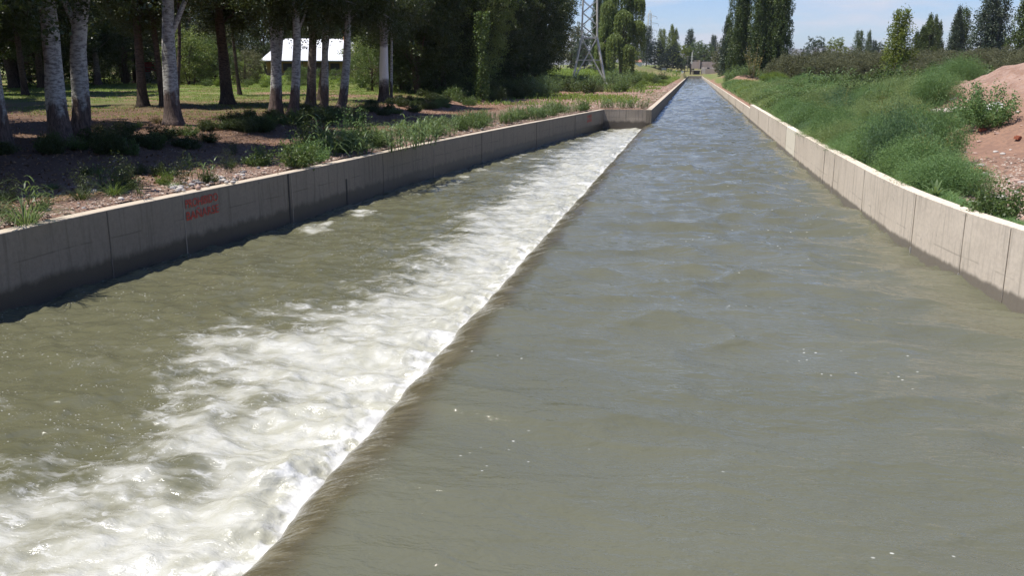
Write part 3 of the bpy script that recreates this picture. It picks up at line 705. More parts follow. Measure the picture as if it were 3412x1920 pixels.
def feathery(seed, rx_, hz_, n=120, per=150, leaf=.055, asp=6.):
    """soft dense shrub of fine upright twigs"""
    r = np.random.default_rng(seed); g = G()
    an = r.random(n)*6.28; q = rx_*r.random(n)**.55; top = hz_*(1-.55*(q/rx_)**2)*(.8+.3*r.random(n))
    for k in range(n):
        b = np.array([math.cos(an[k])*q[k]*.55, math.sin(an[k])*q[k]*.55, 0]); e = np.array([math.cos(an[k])*q[k]*1.05, math.sin(an[k])*q[k]*1.05, top[k]])
        s = r.random(per)**.75; P = b+(e-b)*s[:, None]+r.normal(size=(per, 3))*(.05+.06*s[:, None])*hz_
        P[:, 2] = np.abs(P[:, 2])
        leaves(g, P, np.full(per, leaf), r, np.clip(.36+.35*(an[k] % 1-.5)+.3*(r.random(per)-.5)+.34*s*s, 0, 1), asp, 0, .9)
        if k % 3 == 0: g.tube(np.array([b, (b+e)/2+r.normal(size=3)*.03, e]), [.008, .006, .003], 3, .9)
    return g.mesh('foliage')
def leafy(seed, rx_, hz_, n=26, per=26, leaf=.07, asp=1.9, stemw=.006):
    """open weed: separate stems carrying broad leaves"""
    r = np.random.default_rng(seed); g = G()
    for k in range(n):
        a = r.random()*6.28; q = rx_*r.random()**.6; h = hz_*(.55+.45*r.random())*(1-.35*(q/rx_)**2)
        P = limb([math.cos(a)*q*.35, math.sin(a)*q*.35, -.02], [math.cos(a)*q/h, math.sin(a)*q/h, 1.], h, r, 5, .18, .05)
        g.tube(P, np.linspace(stemw, stemw*.4, 6), 4, .85)
        s = r.random(per)*.85+.15; x = np.stack([np.interp(s*5, np.arange(6), P[:, i]) for i in range(3)], 1)+r.normal(size=(per, 3))*np.array([.07, .07, .04])*(hz_**.5)
        leaves(g, x, np.full(per, leaf), r, np.clip(.45+.4*(r.random()-.5)+.3*(r.random(per)-.5)+.2*s, 0, 1), asp, .1, .3)
    return g.mesh('foliage')
def cane(seed, rx_, hz_, n=22, lf=9, ll=.5, lw_=.035):
    """clump of canes or tall coarse grass with long arching leaves"""
    r = np.random.default_rng(seed); g = G(); B = []; D = []; Ln = []; Tn = []
    for k in range(n):
        a = r.random()*6.28; q = rx_*r.random()**.6; h = hz_*(.5+.5*r.random()); lean = .22
        b = np.array([math.cos(a)*q, math.sin(a)*q, -.03]); tt = np.array([math.cos(a)*lean+r.normal()*.08, math.sin(a)*lean+r.normal()*.08, 1.])
        g.tube(np.array([b, b+tt*h*.5, b+tt*h*.95]), [.011*hz_**.5, .009*hz_**.5, .004], 4, .75)
        tn = .5+.4*(r.random()-.5)
        for j in range(lf):
            s = .12+.85*(j+r.random()*.6)/lf; aa = r.random()*6.28
            B.append(b+tt*h*s); D.append([math.cos(aa)*.75, math.sin(aa)*.75, .9]); Ln.append(ll*(.6+.6*r.random())*(1.1-.4*s)*1.1); Tn.append(np.clip(tn+.2*r.random(), 0, 1))
    blades(g, B, D, np.array(Ln), lw_*(.7+.5*r.random(len(B))), r, np.array(Tn), 4, .9+.7*r.random(len(B)))
    return g.mesh('foliage')
def tuft(seed, rx_, hz_, n=140, wd=.009):
    r = np.random.default_rng(seed); g = G(); a = r.random(n)*6.28; q = rx_*r.random(n)**.7
    B = np.stack([np.cos(a)*q*.4, np.sin(a)*q*.4, np.full(n, -.02)], 1); D = np.stack([np.cos(a)*(.15+.6*q/rx_), np.sin(a)*(.15+.6*q/rx_), np.ones(n)], 1)
    blades(g, B, D, hz_*(.5+.6*r.random(n)), wd, r, r.random(n), 4, .5+1.*r.random(n))
    return g.mesh('foliage')

# ------------------------------------------------------------------ bark
def bark(name, pale, dark, foot, paint=False):
    m = M(name, .9, .2); v = m.pos(obj=True); x, y, z = m.sep(v)
    n = m.noise(m.pos((1, 1, 2.4), obj=True), 6, 6, .65); c = m.mix(m.rng(n, .35, .6), dark, pale)
    c = m.mix(m.math('MULTIPLY', m.rng(m.noise(m.pos((.9, .9, 5), obj=True), 7, 4, .6), .60, .68), .8), c, tuple(k*.25 for k in pale))
    fur = m.noise(m.pos((6, 6, .8), obj=True), 3, 6, .7); fc = m.mix(m.rng(fur, .35, .65), tuple(k*.35 for k in foot), foot)
    edge = m.math('ADD', z, m.math('MULTIPLY', m.math('SUBTRACT', m.noise(m.pos((1.6, 1.6, .6), obj=True), 2.2, 6, .65), .5), 2.6 if not paint else .7))
    k = m.rng(edge, .8, 1.25, 1, 0); c = m.mix(k, c, fc)
    if paint: c = m.mix(m.math('MULTIPLY', m.rng(edge, 1.25, 1.45), m.rng(edge, 3.3, 3.1, 0, 1)), c, (.68, .67, .62))
    m.base(c); m.norm(m.bump(m.math('ADD', n, m.math('MULTIPLY', fur, m.math('MULTIPLY_ADD', k, 1.6, .3))), .9, .03)); return m.m
bark_white = bark('bark_white', (.46, .45, .41), (.17, .16, .15), (.17, .125, .105))
bark_paint = bark('bark_painted', (.30, .28, .25), (.13, .12, .11), (.10, .08, .07), True)
bark_brown = bark('bark_brown', (.115, .085, .065), (.05, .038, .03), (.11, .08, .06))
bark_grey = bark('bark_grey', (.27, .23, .19), (.12, .10, .08), (.2, .15, .12))
LG = leaf_mat('leaves_grove', (.018, .033, .008), (.085, .115, .028), .28, .42, .5, .6)
LD = leaf_mat('leaves_dense', (.015, .030, .008), (.075, .100, .025), .25, .5, .35, .35)
LP = leaf_mat('leaves_poplar', (.030, .058, .014), (.125, .165, .050), .25, .45, .35, .25)
LW = leaf_mat('leaves_willow', (.090, .135, .036), (.270, .330, .110), .35, .5, .3, .25)
LO = leaf_mat('leaves_olive', (.052, .062, .028), (.180, .180, .092), .22, .55, .3, .12)
LY = leaf_mat('leaves_yellowgreen', (.075, .110, .018), (.220, .260, .050), .35, .5, .3, .12)
LB = leaf_mat('leaves_bluegreen', (.030, .050, .030), (.095, .125, .075), .2, .5, .35, .12)
LC = leaf_mat('leaves_conifer', (.012, .022, .014), (.040, .056, .030), .1, .6, .2, .12)
LF = leaf_mat('weed_feathery', (.054, .112, .040), (.205, .315, .120), .38, .55, .25, .22)
LFY = leaf_mat('weed_yellowing', (.100, .125, .035), (.270, .270, .090), .38, .55, .25, 1.)
LK = leaf_mat('weed_cane', (.050, .095, .030), (.170, .240, .095), .40, .45, .4, .6)
LH = leaf_mat('weed_leafy', (.035, .070, .018), (.140, .200, .060), .38, .45, .4, .8)
LDRY = leaf_mat('dry_grass', (.12, .10, .045), (.36, .30, .14), .35, .7, .2, 1.)
LGR = leaf_mat('grass', (.060, .100, .020), (.200, .275, .062), .40, .55, .25, .5)

def tree(name, meshes, leafm, barkm, loc, label, cat='tree', group=None, rot=0, sc_=1.0, first=True):
    e = bpy.data.objects.new(name, None); C.objects.link(e); e.location = loc; e.rotation_euler = (0, 0, rot)
    e.scale = (sc_,)*3 if isinstance(sc_, (int, float)) else sc_
    tag(e, label, cat, group); e.empty_display_size = .5
    t = link('trunk', meshes[0], barkm, e); c = link('crown', meshes[1], leafm, e)
    if barkm and t.active_material is not barkm: t.material_slots[0].link = 'OBJECT'; t.material_slots[0].material = barkm
    if leafm and c.active_material is not leafm: c.material_slots[0].link = 'OBJECT'; c.material_slots[0].material = leafm
    return e
def plant(name, me, mat, loc, label, cat, group=None, rot=0, sc_=1.0):
    o = link(name, me, mat, None, loc, rot, sc_); tag(o, label, cat, group, 'thing')
    if mat and o.active_material is not mat: o.material_slots[0].link = 'OBJECT'; o.material_slots[0].material = mat
    return o
LFL = leaf_mat('weed_feathery_light', (.085, .140, .050), (.275, .345, .145), .38, .55, .25, .3)
LFD = leaf_mat('weed_feathery_dark', (.042, .090, .042), (.150, .235, .115), .38, .55, .25, .3)
rr_ = random.Random(11)

# ------------------------------------------------------------------ the near row of trunks, each its own tree (picture column, row, width; lean profile in metres)
def row_tree(px, py, wpx, path, label, barkm=bark_white, seed=0, fork=None, low=3.4, H=10.5, nl=30, **kw):
    low = low-.2
    if seed in (101, 102, 103, 104): low += 1.2
    path = [(min(a, H), b) for a, b in path]
    p = at(px, py); d = math.hypot(p.x, p.y); r0 = wpx/2265*d/2/1.12
    me = grove_tree(seed, H, r0, path, fork, low, **dict(dict(nlimb=nl), **kw))
    return tree('grove_tree', me, LG, barkm, p, label, group='trees of the shady grove beside the track')
row_tree(5, 378, 44, [(0, 0), (3, .05), (14, .4)], 'pale trunk cut by the left edge of the photo, nearest of the grove', seed=101, low=3.0)
row_tree(150, 372, 50, [(0, .10), (.7, -.02), (2.6, -.05), (5, -.12), (14, -.5)], 'thickest pale trunk with flared dark foot, sunlight striping its left side', seed=102, low=3.3)
row_tree(208, 352, 44, [(0, -.10), (.8, 0), (2.4, .14), (3.6, .30), (5, .75), (14, 2.4)], 'white barked tree leaning right with brown furrowed foot, right of the thickest trunk', seed=103, fork=[(2.9, -.35, .1, 3.5, .10)], low=3.5)
row_tree(437, 312, 40, [(0, 0), (2, -.02), (4, .1), (14, .6)], 'pale tree whose bark shines white at head height, thin dark stem beside it', seed=104, fork=[(3.0, .38, .1, 3.6, .11)], low=3.8)
row_tree(455, 300, 11, [(0, -.2), (1.5, .02), (3, .18), (9, .3)], 'thin dark stem with a broken side stub beside a pale tree', bark_brown, 105, low=4.2, H=9, nl=6)
row_tree(412, 268, 17, [(0, 0), (3, -.15), (14, -.5)], 'slim reddish brown trunk standing behind the pale forked tree', bark_brown, 106, low=4.2)
row_tree(360, 268, 25, [(0, 0), (3, .05), (13, .2)], 'straight nearly black trunk in front of the sunny grass', bark_brown, 107, low=4.2)
row_tree(571, 264, 32, [(0, .05), (2.5, -.12), (5, -.2), (13, -.4)], 'stout dark brown trunk alone in the middle of the sunny grass', bark_brown, 108, low=4.0)
row_tree(592, 238, 10, [(0, .3), (3, .1), (9, -.1)], 'pair member thin dark stem right behind the stout brown trunk', bark_brown, 109, low=4.6, H=10, nl=7)
row_tree(697, 288, 32, [(0, -.08), (1.5, .05), (3, .14), (5, -.02), (14, .2)], 'grey white tree forking at head height left of the white roof', seed=110, fork=[(1.9, .30, .1, 4.2, .12)], low=3.9)
row_tree(746, 290, 26, [(0, -.22), (.7, 0), (2.2, .14), (3.6, .30), (6, .1), (13, .3)], 'white flaking trunk curving right below the white roof', seed=111, fork=[(3.5, .45, 0, 2.6, .06)], low=4.2)
row_tree(786, 272, 26, [(0, -.1), (2, .12), (4, .26), (13, .5)], 'dark grey straight trunk crossing the middle of the white roof', bark_grey, 112, low=4.6)
row_tree(806, 252, 18, [(0, 0), (2, .25), (4, .6), (13, 1.2)], 'brown leaning trunk close behind the dark grey one', bark_brown, 113, low=5)
row_tree(819, 276, 21, [(0, -.1), (1.2, .02), (1.7, .20), (2.6, .05), (4, .25), (13, .6)], 'slender crooked white tree with a knob halfway up', seed=114, low=4.6)
row_tree(861, 284, 24, [(0, -.22), (.5, .02), (1.6, .26), (3, .42), (5, .5), (13, .9)], 'white tree with a bent brown foot at the right end of the white roof', seed=115, low=4.3)
row_tree(968, 260, 27, [(0, -.05), (2, .03), (5, .1), (13, .3)], 'tree with a whitewashed band above its dark furrowed foot', bark_paint, 116, fork=[(3.6, .42, .1, 3.5, .10)], low=4.3)
row_tree(984, 256, 8, [(0, 0), (3, .12), (8, .3)], 'thin pale sapling right beside the whitewashed tree', bark_white, 117, low=4.5, H=9, nl=6)
row_tree(248, 214, 16, [(0, 0), (3, .0), (14, .2)], 'far pale trunk glimpsed behind the leaning white barked tree', bark_grey, 118)
row_tree(105, 222, 18, [(0, 0), (3, .1), (14, .2)], 'brown trunk far back, left of the thickest pale trunk', bark_brown, 119)
row_tree(28, 220, 22, [(0, .3), (3, -.1), (14, -.6)], 'far brown trunk leaning left near the photo\'s left edge', bark_brown, 120)

# ------------------------------------------------------------------ depth of the grove
P1 = [grove_tree(300+k, 14, .2, None, None, 3.2, 4.4, .13, 32, 1.0) for k in range(3)]
spots = []
for x, y in ((-17.4, 17.6), (-16.9, 14.2), (-17.2, 10.6), (-22.5, 15.5), (-23, 11), (-27, 20), (-21.5, 20.5)): spots.append((x, y))
r2 = random.Random(5)
for k in range(400):
    x = -19-55*r2.random(); y = 16+112*r2.random()
    if x > -23 and y < 57: continue
    a = math.degrees(math.atan2(x, y))
    if a < -47 or a > -13: continue
    rr = math.hypot(x, y)
    if 52 < rr and -29 < a < -18.5: continue
    if 52 < rr < 104 and a > -36 and a < -19: continue        # the sunny clearing and the view to the house
    if 30 < rr < 66 and a > -40: continue
    if rr > 104 and -33 < a < -18 and rr < 150: continue
    if all((x-a_)**2+(y-b_)**2 > (5.2 if rr < 70 else 6)**2 for a_, b_ in spots): spots.append((x, y))
    if len(spots) >= 70: break
for k, (x, y) in enumerate(spots):
    tree('grove_tree', P1[k % 3], LG, bark_brown, (x, y, float(T(x, y))), 'dark brown trunked tree deep in the shade of the left grove', group='dark trees in the depth of the grove', rot=r2.random()*6.28, sc_=(.85+.35*r2.random()) if k > 6 else .72)

# backdrop wood behind the clearing, left of and behind the house
P2 = [round_tree(330+k, 11, 4.6, .05, 480, 55, .17, .2, .35, 2) for k in range(3)]
bk = []
for k in range(400):
    a = R(-46+32*r2.random()); rr = 118+75*r2.random(); x = math.sin(a)*rr; y = math.cos(a)*rr
    if k % 3 == 0 and math.degrees(a) < -33: rr = 92+30*r2.random(); x = math.sin(a)*rr; y = math.cos(a)*rr
    if math.degrees(a) > -33 and rr < 158: continue
    if all((x-q[0])**2+(y-q[1])**2 > 7.5**2 for q in bk): bk.append((x, y))
    if len(bk) > 66: break
for k, (x, y) in enumerate(bk):
    tree('broadleaf_tree', P2[k % 3], LD, bark_brown, (x, y, float(T(x, y))), 'dark green bushy tree of the wood closing off the sunny clearing', group='bushy trees behind the clearing', rot=r2.random()*6.28, sc_=.85+.6*r2.random())
# olive-green thicket between trunks
P3 = [round_tree(340+k, 5, 2.8, .02, 260, 60, .11, .08, .4, 3) for k in range(2)]
for k, (px, dist, s, m_) in enumerate(((480, 92, 1.15, LW), (505, 99, 1.3, LO), (530, 92, 1.0, LH), (612, 100, .8, LO), (632, 104, .6, LW), (930, 106, 1.0, LO), (948, 88, 1.1, LW), (938, 72, .7, LH), (455, 100, 1.1, LO))):
    tree('thicket_shrub', P3[k % 2], m_, bark_brown, along(px, dist*.93), 'olive green shrub of the thicket around the house clearing', 'shrub', 'olive green shrubs around the clearing', rot=k*1.3, sc_=s)
# shrubs right in front of the house wall
for k, (px, dist, s) in enumerate(((758, 112, .42), (775, 118, .36), (735, 112, .34), (845, 118, .34), (803, 122, .34))):
    tree('house_shrub', P3[k % 2], LH, bark_brown, along(px, dist*.93), 'bright green shrub growing in front of the yellow house', 'shrub', 'shrubs in front of the house', rot=k*2.3, sc_=s)

# ------------------------------------------------------------------ dense trees along the track
P4 = [round_tree(360+k, 13.5, 4.4, .0, 760, 68, .15, .25, .38, 2, crad=.6, shell=.62) for k in range(3)]
for k, (px, dist, s, lm) in enumerate(((1020, 72, .95, LD), (1052, 66, .85, LD), (1075, 80, 1.05, LD), (1110, 72, .9, LD), (1150, 84, 1.05, LD), (1180, 76, .85, LW), (1215, 102, 1.15, LD), (1255, 110, 1.2, LD), (1295, 116, 1.2, LD), (1322, 124, 1.2, LD), (1345, 132, 1.2, LD), (1358, 150, 1.25, LD), (1130, 100, 1.2, LD), (1010, 92, 1.2, LD), (1240, 118, 1.3, LD))):
    p = along(px, dist)
    tree('bank_tree', P4[k % 3], leafm=LD if lm is LD else LW, barkm=bark_brown, loc=p, label='olive tinged lighter tree in the dark leafy mass' if lm is LW else 'dense dark leafy tree reaching the ground beside the track', group=None if lm is LW else 'dense dark trees beside the track', rot=k*2.1, sc_=(s, s, s*(1.05+.2*(k % 3)*.5)))
# hanging creeper on them
r3 = np.random.default_rng(44); g = G()
pc = along(1208, 64); 
for s in range(5):
    q = np.array([r3.normal()*.25, r3.normal()*.25, 6.2]); m = 420; z = r3.random(m)*6; P = np.stack([q[0]+.12*np.sin(z*1.4+s)+r3.normal(size=m)*.13, q[1]+r3.normal(size=m)*.15, q[2]-z], 1)
    leaves(g, P, np.full(m, .14), r3, np.clip(.6+.4*(r3.random(m)-.5), 0, 1), 1.3, .4)
e = bpy.data.objects.new('creeper', None); C.objects.link(e); e.location = pc; tag(e, 'bright creeper hanging in a strand against the dark trees', 'creeper')
link('foliage', g.mesh('foliage'), LH, e); g = G(); g.tube([[0, 0, -.2], [.1, 0, 2.5], [0, .1, 6.4]], [.03, .02, .015], 5); link('stem', g.mesh('stem', True), bark_brown, e)

# ------------------------------------------------------------------ house
def build_house():
    yel = flat_mat('ochre_plaster', (.33, .23, .075), .9, .12, 1.5); stone = M('stone_base', .9, .2)
    vo = stone.n('TexVoronoi'); stone.l(stone.pos(obj=True), vo.inputs['Vector']); vo.inputs['Scale'].default_value = 3.2
    stone.base(stone.mix(stone.sep(vo.outputs['Color'])[0], (.20, .13, .09), (.48, .36, .26))); stone.norm(stone.bump(vo.outputs['Distance'], .8, .05))
    roofm = M('white_sheet_roof', .45, .5); x, y, z = roofm.sep(roofm.pos(obj=True))
    seam = roofm.rng(roofm.math('ABSOLUTE', roofm.math('SUBTRACT', roofm.math('FRACT', roofm.math('MULTIPLY', x, 1.1)), .5)), .0, .06, 0, 1)
    roofm.base(roofm.mix(seam, (.50, .51, .53), roofm.mix(roofm.noise(roofm.pos(obj=True), .9, 4), (.68, .69, .71), (.80, .81, .82))))
    dark = flat_mat('dark_opening', (.02, .018, .016), .5, .1); wood = flat_mat('dark_wood', (.06, .035, .02), .7, .3, 8); orange = flat_mat('orange_brick', (.52, .18, .06), .8, .2, 8)
    p = along(797, 136); e = bpy.data.objects.new('house', None); C.objects.link(e); e.location = (p.x, p.y, p.z); e.rotation_euler = (0, 0, YAW+R(14)); tag(e, 'low yellow house with a white hipped metal roof and stone footing', 'house')
    wx, wy, eh = 15.0, 7.5, 2.45
    g = G(); g.box((0, 0, eh/2+.35), (wx, wy, eh-.7)); link('wall', g.mesh('wall'), yel, e)
    g = G(); g.box((0, 0, .15), (wx+.18, wy+.18, 1.1)); f = link('stone_footing', g.mesh('stone_footing'), stone.m, e)
    ox, oy = wx/2+.9, wy/2+.9; rx2 = wx/2-3.0; h = eh+.12; rh = eh+3.45
    V = [(-ox, -oy, h), (ox, -oy, h), (ox, oy, h), (-ox, oy, h), (-rx2, 0, rh), (rx2+.6, 0, rh)]; V += [(a, b, c-.12) for a, b, c in V]
    g = G(); g.add(V, [[0, 1, 5, 4], [2, 3, 4, 5], [6, 10, 11, 7], [8, 11, 10, 9], [0, 6, 7, 1], [1, 7, 8, 2], [2, 8, 9, 3], [3, 9, 6, 0]]); g.add(V, [[1, 2, 5], [3, 0, 4], [7, 11, 8], [9, 10, 6]])
    rf = link('roof', g.mesh('roof'), roofm.m, e)
    g = G(); g.box((rx2+.1, -.2, rh+.35), (.6, .6, 1.5)); g.box((rx2+.1, -.2, rh+1.15), (.76, .76, .12)); link('chimney', g.mesh('chimney'), orange, rf)
    for x_ in (-4.4, 2.6, 5.0):
        g = G(); g.box((x_, -wy/2-.01, 1.6), (1.3, .10, 1.0)); wd = link('window', g.mesh('window'), dark, e)
        g = G(); [g.box((x_+a, -wy/2-.07, 1.6), (.07, .06, 1.1)) for a in (-.66, 0, .66)]; [g.box((x_, -wy/2-.072, 1.6+b), (1.39, .06, .07)) for b in (-.52, .52)]; link('window_frame', g.mesh('window_frame'), wood, wd)
    g = G(); g.box((.3, -wy/2-.02, 1.2), (1.0, .1, 2.1)); link('door', g.mesh('door'), wood, e)
    for x_ in (-6.7, -2.2, 1.6, 4.0, 6.9):
        g = G(); g.beam((x_, -oy+.15, -.3), (x_, -oy+.15, h-.05), .16); link('porch_post', g.mesh('porch_post'), wood, e)
build_house()
shred = flat_mat('red_panel', (.28, .02, .02), .6, .2, 2); shgrey = flat_mat('shed_grey', (.22, .21, .20), .8, .2, 3)
e = bpy.data.objects.new('garden_shed', None); C.objects.link(e); e.location = along(386, 92); e.rotation_euler = (0, 0, YAW+.3); tag(e, 'small dark red shed glimpsed between trunks at the back of the grove', 'shed')
g = G(); g.box((0, 0, .6), (2.4, 1.8, 1.4)); link('wall', g.mesh('wall'), shgrey, e)
g = G(); g.box((0, 0, 1.75), (2.5, 1.9, .9)); g.box((0, 0, 2.26), (2.8, 2.2, .1)); link('red_upper_panel', g.mesh('red_upper_panel'), shred, e)
# yellow leaning pole, red van glimpsed in the wood
ypm = flat_mat('yellow_paint', (.55, .33, .04), .6, .15, 6)
p = at(80, 209); g = G(); top = -CAMR*.62*p.length/50+Vector((0, 0, 1.75*p.length/50)); g.tube([Vector((0, 0, -.1)), top*.5, top], .045, 8); g.tube([Vector((0, 0, -.12)), Vector((0, 0, .05))], .12, 8); o = link('leaning_pole', g.mesh('leaning_pole', True), ypm, None, p); tag(o, 'thin yellow pole leaning left among the far trunks', 'pole')

# ------------------------------------------------------------------ lattice towers and cables
steel = flat_mat('galvanised_steel', (.60, .58, .50), .6, .12, 2, .5); glassm = flat_mat('insulator_glass', (.05, .06, .06), .25, .2, 5)
def pylon(base, w0, h1, w1, H, label, arms, rot, mw=.14, sec=2.2, armz=None):
    e = bpy.data.objects.new('lattice_tower', None); C.objects.link(e); e.location = base; e.rotation_euler = (0, 0, rot); tag(e, label, 'pylon')
    cs = ((-1, -1), (1, -1), (1, 1), (-1, 1)); wt_ = w1*.62
    def wz(z): return np.interp(z, [0, h1, H], [w0/2, w1/2, wt_/2])
    def cor(k, z): a = float(wz(z)); return Vector((cs[k][0]*a, cs[k][1]*a, z))
    for k in range(4):
        g = G(); g.beam(cor(k, -.4), cor(k, h1), mw); g.beam(cor(k, h1), cor(k, H), mw*.8); g.box(cor(k, .0), (.5, .5, .35)); link('leg', g.mesh('leg'), steel, e)
    g = G(); hm = h1*.52
    for k in range(4):
        j = (k+1) % 4; a0, a1, b0, b1 = cor(k, .1), cor(k, h1), cor(j, .1), cor(j, h1); g.beam(a0, b1, mw*.6); g.beam(b0, a1, mw*.6)
        g.beam(cor(k, h1), cor(j, h1), mw*.7); g.beam(cor(k, hm), cor(j, hm), mw*.45); mid = (cor(k, hm)+cor(j, hm))/2
        g.beam(cor(k, hm*.5), mid*.5+ (cor(k, .1)+cor(j, hm))*.25, mw*.4)
    link('base_bracing', g.mesh('base_bracing'), steel, e)
    g = G(); z = h1
    while z < H-.2:
        z2 = min(H, z+max(sec*float(wz(z))*.95, .8)/1.3)
        for k in range(4): j = (k+1) % 4; g.beam(cor(k, z), cor(j, z2), mw*.38); g.beam(cor(j, z), cor(k, z2), mw*.38)
        z = z2
    link('lattice', g.mesh('lattice'), steel, e)
    for (az_, al) in arms:
        for s in (-1, 1):
            g = G(); a = float(wz(az_)); tip = Vector((s*al, 0, az_+.25))
            for q in (-1, 1): g.beam(Vector((s*a, q*a, az_)), tip, mw*.5); g.beam(Vector((s*a, q*a, az_+1.1)), tip, mw*.4)
            for t in (.3, .6): g.beam(Vector((s*a, -a, az_)).lerp(tip, t), Vector((s*a, a, az_+1.1)).lerp(tip, t), mw*.3)
            am = link('crossarm', g.mesh('crossarm'), steel, e)
            g = G(); g.tube([tip, tip-Vector((0, 0, 1.5))], .03, 6)
            for t in range(7): g.tube([tip-Vector((0, 0, .25+t*.18)), tip-Vector((0, 0, .31+t*.18))], .14, 8)
            link('insulator', g.mesh('insulator', True), glassm, am)
    g = G(); g.beam(cor(0, H), (0, 0, H+2), mw*.5); g.beam(cor(1, H), (0, 0, H+2), mw*.5); g.beam(cor(2, H), (0, 0, H+2), mw*.5); g.beam(cor(3, H), (0, 0, H+2), mw*.5); link('peak', g.mesh('peak'), steel, e)
    return e
arms1 = ((22.5, 4.2), (26, 5.0), (29.5, 4.2))
tb = along(1481, 152); tb.z = float(T(tb.x, tb.y))-.2
t1 = pylon(tb, 5.6, 7.3, 2.5, 31, 'tall grey lattice pylon standing in the weeds left of the willow', arms1, R(7), .25)
tb2 = along(1412, 392); t2 = pylon(tb2, 6, 8, 2.6, 33, 'distant pylon half hidden behind the dark trees, insulators against the sky', ((20, 4.6), (25, 5.6), (30, 4.6)), R(40), .2)
tb3 = along(1630, 560); t3 = pylon(tb3, 6, 9, 2.6, 30, 'small hazy pylon far off among the distant poplars', ((20, 4.4), (24, 5.4), (28, 4.4)), R(20), .2)
cab = flat_mat('cable', (.06, .06, .06), .5, .05)
def cable(a, b, sag, label):
    P = [a.lerp(b, t)-Vector((0, 0, sag*4*t*(1-t))) for t in np.linspace(0, 1, 28)]; g = G(); g.tube(P, .028, 4); o = link('power_cable', g.mesh('power_cable', True), cab); tag(o, label, 'cable', 'cables strung between the pylons')
bpy.context.view_layer.update()
def armtip(e, z, l): return e.matrix_world @ Vector((l, 0, z-1.25))
for (za, la), (zb, lb) in zip(arms1, ((20, 4.6), (25, 5.6), (30, 4.6))):
    for s in (-1, 1): cable(armtip(t1, za+.0, s*la), armtip(t2, zb, s*lb), 7, 'thin dark power cable between the near pylon and the half hidden one')
tb0 = Vector((-30, -120, 0))
for za, la in arms1:
    for s in (-1, 1): cable(armtip(t1, za, s*la), Vector((-38+s*la, -110, za)), 7, 'thin dark power cable leaving the near pylon high over the grove')
#@@PART3@@
# ------------------------------------------------------------------ willow, poplars and the far tree line
WIL = willow(401, 21, 12)
tree('willow_tree', WIL, LW, bark_grey, along(1562, 205), 'tall weeping willow with hanging curtains of light green leaves', sc_=(.86, .86, 1.0))
PO = [poplar(410, 24, 5.0, 2300, 34, .22, .0, 5), None, poplar(412, 15, 5, 800, 24, .26, .08, 4, airy=1.2), poplar(413, 15, 5.5, 500, 20, .3, .1, 6, airy=1.4)]
def far(px, dist, me, lm, label, s=1., bm=bark_grey, name='poplar_tree', rot=0, group=None, z=None):
    p = along(px, dist)
    return tree(name, me, lm, bm, p, label, group=group, rot=rot, sc_=s)
far(1860, 190, PO[0], LP, 'narrow tall poplar in the middle of the three beside the canal', (.80, .80, 1.05))
far(1913, 185, PO[0], LP, 'tall dark poplar between the middle one and the rightmost, crowns touching', (.84, .84, 1.12), rot=1)
far(1944, 184, PO[0], LP, 'darkest broad poplar, rightmost of the columns beside the canal', (.98, .98, 1.15), rot=2.5)
far(1828, 235, PO[2], LB, 'shorter grey green poplar left of the two tall ones', (.95, .95, .98))
far(1897, 225, PO[0], LP, 'thin poplar tip showing in the gap between the tall poplars', (.6, .6, 1.0), rot=2)
far(1497, 260, PO[0], LP, 'slim dark poplar behind the near pylon', (.75, .75, 1.05), rot=2)
far(1523, 250, PO[0], LP, 'taller dark poplar between pylon and willow', (.8, .8, 1.15), rot=3)
RT = [round_tree(430, 10, 4.5, .03, 300, 34, .3, .25, .35, 1), round_tree(431, 12, 4.2, .0, 300, 34, .3, .25, .4, 2), round_tree(432, 5.2, 3.6, .12, 330, 44, .17, .14, .35, 2)]
CON = round_tree(433, 13, 4.0, .02, 420, 34, .3, .25, .2, 1, top=1.3, flat=.4)
